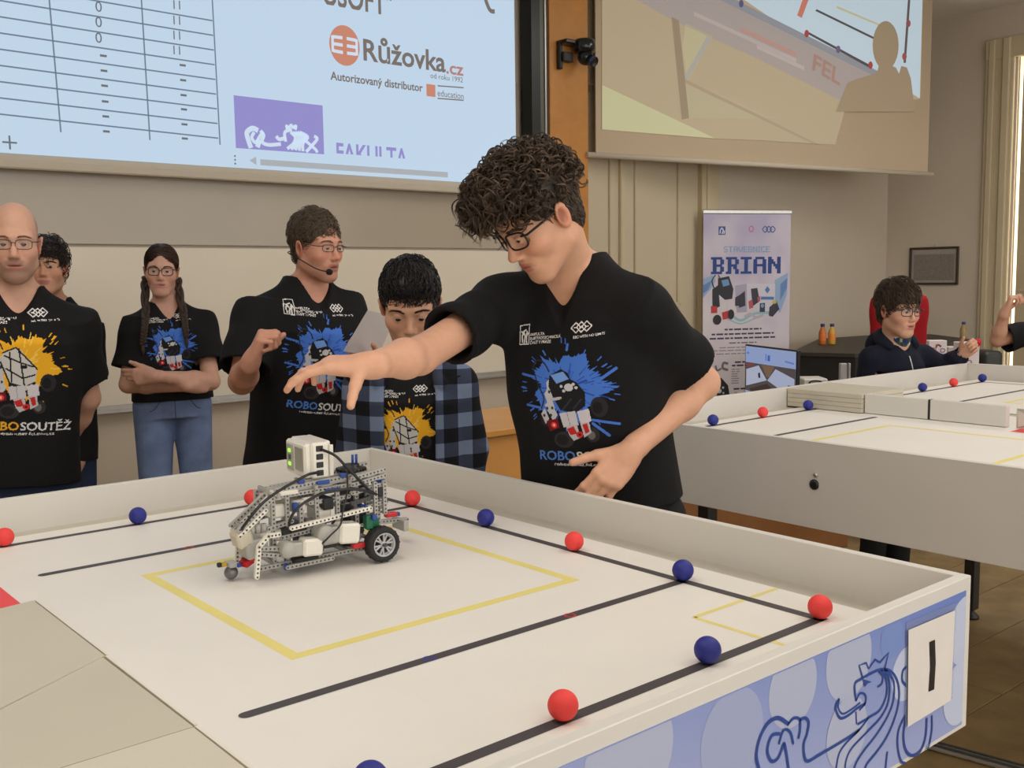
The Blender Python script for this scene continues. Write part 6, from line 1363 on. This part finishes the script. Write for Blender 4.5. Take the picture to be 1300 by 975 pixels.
bflat('printed_badge', [rect(140, 144, 176, 184)], (52, 88, 158)); bflat('badge_figure', [], (230, 226, 236), 2, [(((148, 178), (150, 160), (158, 152)), 5), (((158, 180), (164, 162), (156, 150)), 5), (((168, 180), (170, 164)), 5)])
bflat('printed_ring', [], (206, 92, 110), 1, [([(311 + 11 * math.cos(a), 156 + 13 * math.sin(a)) for a in np.linspace(0, 6.3, 14)], 4)])
for i in range(3): bflat('printed_diamond', [], (70, 100, 168), 1, [([(384 + i * 20 - 14, 158), (384 + i * 20, 144), (384 + i * 20 + 14, 158), (384 + i * 20, 172), (384 + i * 20 - 14, 158)], 5)])
FONT = dict(A=('0111110', '1100011', '1100011', '1111111', '1100011', '1100011', '1100011'), B=('1111110', '0110011', '0110011', '0111110', '0110011', '0110011', '1111110'), R=('1111110', '0110011', '0110011', '0111110', '0110110', '0110011', '1110011'), I=('111111', '001100', '001100', '001100', '001100', '001100', '111111'), N=('1100011', '1110011', '1111011', '1101111', '1100111', '1100011', '1100011'),
            S=('01110', '10000', '10000', '01110', '00001', '00001', '11110'), T=('11111', '00100', '00100', '00100', '00100', '00100', '00100'), V=('10001', '10001', '10001', '10001', '01010', '01010', '00100'), E=('11111', '10000', '10000', '11110', '10000', '10000', '11111'), C=('01111', '10000', '10000', '10000', '10000', '10000', '01111'), a=('01110', '10001', '10001', '11111', '10001', '10001', '10001'), n=('10001', '11001', '11001', '10101', '10011', '10011', '10001'), b=('11110', '10001', '10001', '11110', '10001', '10001', '11110'), i=('111', '010', '010', '010', '010', '010', '111'))
def pixels(name, word, X0, X1, Y0, Y1, rgb):
    tot = sum(len(FONT[c][0]) + 1 for c in word) - 1; cw = (X1 - X0) / tot; ch = (Y1 - Y0) / 7; q = MB(); x = X0
    for c in word:
        for r_i, row in enumerate(FONT[c]):
            k = 0
            while k < len(row):
                if row[k] == '1':
                    e_ = k
                    while e_ < len(row) and row[e_] == '1': e_ += 1
                    q.flat([bp(*p_) for p_ in rect(x + k * cw, Y0 + r_i * ch, x + e_ * cw, Y0 + (r_i + 1) * ch)], PB0 + NB * .004, DB, EZ); k = e_
                else: k += 1
        x += (len(FONT[c][0]) + 1) * cw
    q.build(name, pm('banner_ink_%d_%d_%d' % rgb, lin(*rgb), .55), bn)
pixels('headline', 'BRIAN', 102, 470, 288, 368, (28, 66, 140)); pixels('small_headline', 'STaVEbniCE', 168, 412, 238, 266, (128, 172, 214))
bflat('printed_robot', [[(140, 388), (196, 378), (220, 440), (214, 486), (176, 490), (138, 460)], [(110, 440), (140, 420), (150, 520), (112, 540)]], (44, 44, 54), 3); bflat('printed_robot_screen', [[(156, 398), (192, 392), (200, 420), (166, 428)]], (110, 150, 206), 4)
bflat('printed_robot_legs', [[(150, 488), (180, 490), (176, 560), (150, 550)], [(184, 490), (212, 486), (210, 560), (190, 560)]], (220, 214, 220), 4); bflat('printed_robot_red', [[(104, 518), (136, 520), (136, 552), (104, 552)], [(160, 550), (200, 540), (204, 578), (166, 584)]], (196, 60, 60), 5)
bflat('printed_wheel', [circ(136, 584, 22, 24, 18)[::-1], circ(208, 560, 17, 24, 18)[::-1]], (40, 38, 42), 6); bflat('printed_cable', [], (30, 30, 36), 5, [(((122, 440), (108, 400), (126, 372)), 5), (((150, 390), (140, 372)), 4)])
bflat('printed_boxes', [[(228, 424), (290, 415), (292, 550), (240, 552)]], (176, 172, 196), 2); bflat('printed_boxes', [[(290, 415), (442, 418), (440, 548), (292, 550)]], (214, 210, 224), 3)
bflat('printed_box_detail', [[(250, 470), (280, 450), (284, 520), (250, 530)], [(312, 440), (346, 436), (360, 500), (322, 524)], [(360, 510), (388, 508), (388, 552), (360, 552)], [(412, 530), (450, 500), (466, 540), (430, 576), (410, 570)], [(230, 480), (250, 470), (256, 520), (230, 520)]], (58, 56, 72), 5); bflat('printed_box_detail', [[(300, 500), (320, 490), (326, 530), (304, 536)], [(346, 480), (362, 476), (362, 500), (350, 502)]], (196, 90, 96), 6); bflat('printed_box_mark', [[(400, 428), (414, 446), (400, 464), (386, 446)], [(366, 478), (436, 480), (436, 494), (366, 492)]], (84, 128, 190), 5); bflat('printed_box_detail', [circ(374, 522, 9, 10, 10)[::-1]], (120, 160, 210), 7); bflat('printed_box_detail', [circ(438, 506, 12, 8, 10)[::-1]], (206, 190, 70), 7)
bflat('printed_parts', [], (190, 186, 196), 6, [(((280, 572), (310, 560), (340, 576), (380, 566)), 12)])
rngb = np.random.default_rng(3)
def greek(y, x0, x1, h, rgb):
    x = x0; polys = []
    while x < x1 - 4:
        w_ = min(rngb.uniform(14, 44), x1 - x); polys.append(rect(x, y, x + w_, y + h)); x += w_ + 6
    bflat('printed_text_line', polys, rgb)
for y, a, b_, h, c in ((628, 176, 372, 8, (70, 62, 92)), (650, 108, 438, 8, (70, 62, 92)), (670, 98, 446, 8, (70, 62, 92)), (694, 200, 346, 6, (120, 110, 130)), (716, 150, 380, 5, (160, 148, 166)), (730, 120, 440, 5, (160, 148, 166)), (746, 110, 480, 5, (160, 148, 166)), (786, 232, 300, 8, (70, 62, 92)), (802, 216, 300, 8, (70, 62, 92)), (915, 226, 300, 8, (70, 62, 92))): greek(y, a, b_, h, c)
for k in range(7): greek(822 + k * 11, 214, 256, 5, (166, 156, 172))
bflat('printed_clip', [], (120, 116, 124), 2, [(((196, 796), (172, 792), (168, 816), (196, 826)), 12), (((130, 802), (138, 826), (160, 818)), 9)])
bflat('printed_device', [[(120, 870), (160, 862), (196, 900), (206, 950), (180, 990), (130, 980), (112, 930)]], (40, 40, 46), 3); bflat('printed_device_button', [circ(150, 926, 13, 11, 14)[::-1], circ(170, 910, 6, 6, 10)[::-1], circ(132, 944, 6, 6, 10)[::-1], circ(172, 936, 5, 5, 8)[::-1]], (206, 206, 212), 5); bflat('printed_gold_mark', [circ(238, 948, 12, 16, 12)[::-1]], (206, 182, 150), 3)
# monitor on its small table, showing the two playing tables
MA, MBp = at(946, 437, 7.0), at(1012, 446, 6.37); MBp[2] = MA[2]; dM = nrm(MBp - MA); wM = np.linalg.norm(MBp - MA); nM = nrm(V3(dM[1], -dM[0], 0)); RM = np.array([dM, -nM, EZ]).T; hM = wM * .60; cM = MA + dM * wM / 2 - EZ * hM / 2
mo = thing('monitor', (cM[0], cM[1], .56), 'thin black monitor showing two white playing tables, in front of the banner', 'monitor')
MB().box(cM - nM * .012, (wM, .024, hM), RM, .003).build('monitor_frame', m_black, mo)
def mflat(name, pts, rgb, lay, k=.6): q = MB(); q.flat([((u - .5) * wM * .97, (.5 - v) * hM * .95) for u, v in pts][::-1], cM + nM * (.0005 + lay * .0004), dM, EZ); q.build(name, em('monitor_%d_%d_%d' % rgb, rgb, k), mo)
mflat('screen_page', [(0, 0), (1, 0), (1, 1), (0, 1)], (148, 164, 206), 1); mflat('screen_picture', [(0, .29), (1, .29), (1, .88), (0, .80)], (84, 78, 78), 2); mflat('screen_table', [(.02, .42), (.28, .32), (.45, .56), (.02, .72)], (176, 182, 204), 3); mflat('screen_table', [(.46, .56), (.62, .34), (.98, .46), (.98, .80)], (170, 178, 204), 3); mflat('screen_curtain', [(.34, .30), (.60, .30), (.50, .50), (.44, .50)], (122, 98, 80), 3); mflat('screen_floor', [(.10, .76), (.45, .62), (.70, .78), (.50, .88), (.12, .82)], (70, 56, 50), 3)
mflat('screen_figure', [(.27, .46), (.31, .44), (.32, .54), (.28, .54)], (40, 40, 60), 4); mflat('screen_figure', [(.86, .58), (.92, .58), (.92, .80), (.86, .78)], (40, 40, 60), 4); mflat('screen_red_patch', [(.02, .30), (.22, .32), (.04, .38)], (130, 70, 66), 4); mflat('screen_digits', [(.42, .10), (.435, .10), (.435, .22), (.42, .22)], (70, 100, 190), 4); mflat('screen_digits', [(.46, .12), (.51, .12), (.51, .22), (.46, .22)], (70, 100, 190), 4); mflat('screen_words', [(.80, .17), (.97, .19), (.97, .22), (.80, .20)], (100, 128, 200), 4); mflat('screen_words', [(.03, .10), (.08, .10), (.08, .14), (.03, .14)], (100, 128, 200), 4)
q = MB(); q.box(cM - nM * .03 - EZ * (hM / 2 + .03), (.06, .02, .14), RM, .004); q.build('neck', m_black, mo); zf = cM[2] - hM / 2 - .10; q = MB(); q.box(cM - nM * .02 + EZ * (zf + .006 - cM[2]), (.26, .2, .012), RM, .004); q.build('foot', m_black, mo); mo.location.z = zf
for ch in [o for o in bpy.data.objects if o.parent == mo]: ch.location.z += .56 - zf
mt = thing('small_table', (cM[0], cM[1], 0), 'small dark table under the monitor, mostly hidden by the second playing table', 'table'); q = MB(); q.box(V3(cM[0], cM[1], zf - .014) - nM * .05, (.8, .5, .026), RM, .004); q.build('table_top', m_steel, mt)
for a_ in (-.36, .36):
    for b_ in (-.2, .2): p_ = V3(cM[0], cM[1], 0) - nM * .05 + dM * a_ + nM * b_; q = MB(); q.box(p_ + EZ * (zf - .027) / 2, (.04, .04, zf - .027), RM); q.build('leg', m_steel, mt)
# long black counter along the wall
m_ctr = pm('counter_black', (.010, .010, .011), .6, var=(10, .2)); m_ctt = pm('counter_top', lin(54, 49, 44), .5, var=(5, .08))
ctp = [onpl(x, y, 2, .90)[:2] for x, y in ((1004, 447), (1085, 449), (1195, 442), (1236, 441), (1243, 436), (1230, 430), (1180, 424), (1120, 424.5), (1040, 430))]
ctr = thing('counter', (np.mean(ctp, 0)[0], np.mean(ctp, 0)[1], 0), 'long black cloth covered counter with a rounded end along the back wall', 'counter')
A_ = sum(ctp[i][0] * ctp[(i + 1) % 9][1] - ctp[(i + 1) % 9][0] * ctp[i][1] for i in range(9))
cpl = ctp if A_ > 0 else ctp[::-1]
q = MB(); q.prism(cpl, (0, 0, .90), V3(1, 0, 0), V3(0, 1, 0), V3(0, 0, -.03)); q.build('counter_top', m_ctt, ctr); cc_ = np.mean(cpl, 0); q = MB(); q.prism([tuple(cc_ + (p_ - cc_) * .985) for p_ in cpl], (0, 0, .87), V3(1, 0, 0), V3(0, 1, 0), V3(0, 0, -.87)); q.build('counter_cloth', m_ctr, ctr)
def bottle(x, y, D, label, liquid, h=.185, r=.033, cap=(40, 70, 130), glass=False):
    p_ = at(x, y, D); p_[2] = .9005; t_ = thing('bottle', p_, label, 'bottle', 'bottles on the black counter'); k = h / .185
    q = MB(); q.lathe([(0, 0), (r * .92, 0), (r, .008), (r, .10 * k), (r * .9, .12 * k), (r * .5, .145 * k), (r * .5, .165 * k), (0, .165 * k)], p_, n=18); q.build('bottle_body', pm('bottle_%d_%d_%d' % liquid, lin(*liquid), .2, trans=.0), t_)
    q = MB(); q.lathe([(0, .160 * k), (r * .58, .160 * k), (r * .58, h), (0, h)], p_, n=14); q.build('cap', pm('bottle_cap', lin(*cap), .4), t_)
    q = MB(); q.lathe([(r * 1.01, .035 * k), (r * 1.015, .04 * k), (r * 1.015, .09 * k), (r * 1.01, .095 * k)], p_, n=18); q.build('bottle_label', pm('label_%d' % liquid[1], lin(min(liquid[0] + 20, 255), liquid[1] // 2 + 60, 60) if not glass else lin(170, 150, 110), .5), t_)
bottle(1044, 434, 9.25, 'left orange juice bottle with a blue cap on the black counter', (206, 120, 50)); bottle(1056, 434, 9.25, 'right yellow juice bottle with a blue cap on the black counter', (214, 170, 70)); bottle(1223, 426, 9.6, 'slim bottle with blue cap at the rounded counter end by the wall', (168, 140, 92), .17, .030, (90, 120, 170), True)
# red chair
p_ = at(1141, 410, 6.2); ch_ = thing('red_chair', (p_[0], p_[1], 0), 'red upholstered high back chair behind the child in glasses', 'chair'); m_red = cloth('red_fabric', (164, 26, 34)); RcC = facing(-10); zc_ = p_[2]
S = Solid(); S.box(V3(p_[0], p_[1], 1.13), (.180, .040, .27), RcC, .038, .01); S.el(V3(p_[0], p_[1], 1.30), (.175, .045, .10), RcC, .05); V, F = S.polygonise(.012); np_mesh('backrest', V, F, m_red, ch_)
fw_c = RcC[:, 1]; S = Solid(); S.box(V3(p_[0], p_[1], .50) + fw_c * .24, (.23, .23, .05), RcC, .04, .01); V, F = S.polygonise(.014); np_mesh('seat', V, F, m_red, ch_)
q = MB(); q.tube([V3(p_[0], p_[1], .95) - fw_c * .04, V3(p_[0], p_[1], .6) - fw_c * .06, V3(p_[0], p_[1], .46) + fw_c * .1], .022, 8); q.cyl(V3(p_[0], p_[1], .10) + fw_c * .22, V3(p_[0], p_[1], .46) + fw_c * .22, .028, 12); q.build('column', m_black, ch_)
for k in range(5): a = k * 1.2566; e_ = V3(p_[0] + .28 * math.cos(a), p_[1] + .28 * math.sin(a), .07) + fw_c * .22; q = MB(); q.tube([V3(p_[0], p_[1], .10) + fw_c * .22, e_], [.026, .016], 8); q.sphere(e_ - EZ * .035, .034, 10, 8); q.build('leg', m_black, ch_)
# kit boxes with printed lids on a low table
def kit(x0, x1, ytop, D, label, seed):
    a, b_ = at(x0, ytop, D), at(x1, ytop, D); w_ = np.linalg.norm(b_ - a); z0_ = .80; h_ = a[2] - z0_; c = (a + b_) / 2; c[2] = z0_ + h_ / 2; t_ = thing('kit_box', (c[0], c[1], z0_), label, 'box'); Rk = np.array([RH, FH, EZ]).T
    MB().box(c, (w_, .09, h_), Rk, .003).build('carton', pm('carton_white', lin(226, 216, 220), .6, var=(10, .03)), t_); r = np.random.default_rng(seed); o_ = c - FH * .046
    for k in range(9):
        u, v = r.uniform(-.30, .30) * w_, r.uniform(-.30, .38) * h_; q = MB(); q.ribbon([(u + .015 * r.uniform(.6, 1.4) * math.cos(t), v + .012 * math.sin(t)) for t in np.linspace(0, 6.28 if k % 2 else 3.5, 9)], .007, o_, RH, EZ); q.build('printed_figure', pm('kit_ink_%d' % (k % 3), lin(*((40, 36, 44), (150, 120, 140), (206, 120, 120))[k % 3 if k else 0]), .6), t_)
    return c, w_, h_
kit(1176, 1199, 432, 6.9, 'white printed kit box nearest the child in glasses', 1); kit(1201, 1213, 440, 7.06, 'narrow white printed kit box between two larger ones', 2); ck, wk_, hk = kit(1214, 1240, 434, 6.9, 'white printed kit box under the red rosette', 3)
p_ = at(1241, 435, 6.84); rs = thing('rosette', p_, 'small red rosette on the corner of the rightmost kit box', 'rosette'); q = MB()
for k in range(9): a = k * .698; q.sphere(p_ + RH * .016 * math.cos(a) + EZ * .016 * math.sin(a), .012, 8, 6)
q.sphere(p_ - FH * .012, .012, 8, 6); q.build('petals', pm('rosette_red', lin(206, 40, 56), .7), rs)
p_ = at(1208, 470, 6.95); kt = thing('kit_table', (p_[0], p_[1], 0), 'low white table carrying the printed kit boxes, hidden below the second table rim', 'table'); Rk = np.array([RH, FH, EZ]).T; MB().box(V3(p_[0], p_[1], .786), (.60, .36, .028), Rk, .004).build('table_top', m_lam, kt)
for a_ in (-.26, .26):
    for b_ in (-.14, .14): MB().box(V3(p_[0], p_[1], .386) + RH * a_ + FH * b_, (.03, .03, .772), Rk).build('leg', m_steel, kt)
p_ = at(1252, 470, 8.0); S = Solid(); zt_ = at(1252, 444, 8.0)[2]; S.box(V3(p_[0], p_[1], zt_ / 2), (.078, .12, zt_ / 2), Rk, .035, .01); V, F = S.polygonise(.016); ac = np_mesh('padded_stool', V, F, pm('dark_leather', lin(44, 46, 42), .45, var=(8, .15))); tag(ac, 'dark padded block seat right of the kit boxes, by the window', 'seat')
p_ = at(1070, 470, 7.7); zt_ = at(1070, 461, 7.7)[2]; sl_ = thing('metal_post', (p_[0], p_[1], 0), 'short silver metal post in front of the black counter', 'post'); MB().box(V3(p_[0], p_[1], zt_ / 2), (.05, .04, zt_), Rk, .004).build('post_body', pm('brushed_metal', lin(176, 176, 178), .4, metal=.3), sl_); MB().box(V3(p_[0], p_[1], zt_ / 2) + RH * .046, (.012, .04, zt_), Rk, .002).build('post_edge', m_alu, sl_)
p_ = at(1030, 490, 7.2); zt_ = at(1030, 479, 7.2)[2]; wb_ = thing('white_case', (p_[0], p_[1], 0), 'low white equipment case beside the monitor', 'case'); MB().box(V3(p_[0], p_[1], zt_ / 2), (.17, .2, zt_), Rk, .008).build('case_body', m_lam, wb_); q = MB(); q.tube([V3(p_[0], p_[1], zt_ - .03) - FH * .102 + RH * (.045 * math.cos(a)) + EZ * .016 * math.sin(a) for a in np.linspace(0, 3.14, 9)], .006, 6); q.build('case_handle', m_black, wb_)
# framed sheet on the right wall
pf = thing('framed_notice', (XR - .02, 4.455, 1.60), 'small dark framed grey notice on the right wall', 'picture'); MB().box((XR - .008, 4.455, 1.60), (.010, .50, .36)).build('sheet', pm('notice_grey', lin(168, 160, 150), .5), pf)
q = MB()
for c, s in (((XR - .015, 4.455, 1.785), (.025, .53, .022)), ((XR - .015, 4.455, 1.415), (.025, .53, .022)), ((XR - .015, 4.20, 1.60), (.025, .022, .38)), ((XR - .015, 4.71, 1.60), (.025, .022, .38))): q.box(c, s, b=.003)
q.build('frame', pm('frame_dark', lin(62, 50, 44), .5), pf); MB().box((XR - .0135, 4.455, 1.585), (.001, .44, .27)).build('notice_text', pm('notice_text', lin(140, 132, 124), .6, var=(90, .25)), pf); MB().box((XR - .015, 4.455, 1.805), (.012, .03, .03)).build('hook', m_alu, pf)
# camera on the pilaster
P0_ = onpl(712, 70, 1, 4.858); pc = thing('ptz_camera', P0_, 'black wall mounted conference camera on the wooden pilaster', 'camera'); m_gl = pm('camera_gloss', (.012, .012, .013), .18)
q = MB(); q.box(P0_ + V3(-.03, -.02, -.01), (.035, .04, .20), None, .006); q.build('wall_plate', m_black, pc); q = MB(); q.box(P0_ + V3(.07, -.05, .085), (.23, .11, .03), None, .012); q.build('bracket_arm', m_gl, pc)
cb = P0_ + V3(.15, -.10, .07); q = MB(); q.lathe([(0, -.05), (.075, -.05), (.085, -.02), (.082, .03), (.07, .045), (0, .045)], cb, n=26); q.build('camera_base', m_gl, pc); q = MB(); q.sphere(cb + V3(0, -.01, -.085), (.062, .06, .060), 22, 14); hd = q.build('camera_head', m_gl, pc)
ld = nrm(V3(.1, -.8, -.45)); Rl = np.array([nrm(np.cross(ld, EZ)), np.cross(nrm(np.cross(ld, EZ)), ld) * -1, ld]).T
if np.linalg.det(Rl) < 0: Rl[:, 0] *= -1
q = MB(); q.lathe([(0, .0), (.040, .0), (.040, .075), (.036, .082), (.033, .074), (0, .070)], cb + V3(0, -.01, -.085) + ld * .02, Rl, 24); q.build('lens_barrel', m_black, hd); q = MB(); q.lathe([(.0405, .062), (.0425, .066), (.0405, .072)], cb + V3(0, -.01, -.085) + ld * .02, Rl, 24); q.build('blue_ring', pm('lens_blue', lin(50, 90, 160), .3), hd)
q = MB(); q.box(P0_ + V3(.02, -.04, -.02), (.10, .05, .07), None, .006); q.build('connector_box', m_black, pc)
a, b_ = onpl(738, -20, 1, 4.93), onpl(760, 74, 1, 4.93); sv = thing('hanging_strip', ((a[0] + b_[0]) / 2, 4.93, b_[2]), 'pale narrow strip hanging between the camera and the right screen', 'strip'); q = MB(); q.prism([onpl(x, y, 1, 4.93)[[0, 2]] for x, y in ((737, 47), (755, 74), (760, 72), (762, -20), (739, -20))][::-1], (0, 4.93, 0), EX, EZ, V3(0, .02, 0)); q.build('strip_cloth', pm('strip_beige', lin(170, 158, 130), .7, var=(3, .05)), sv)
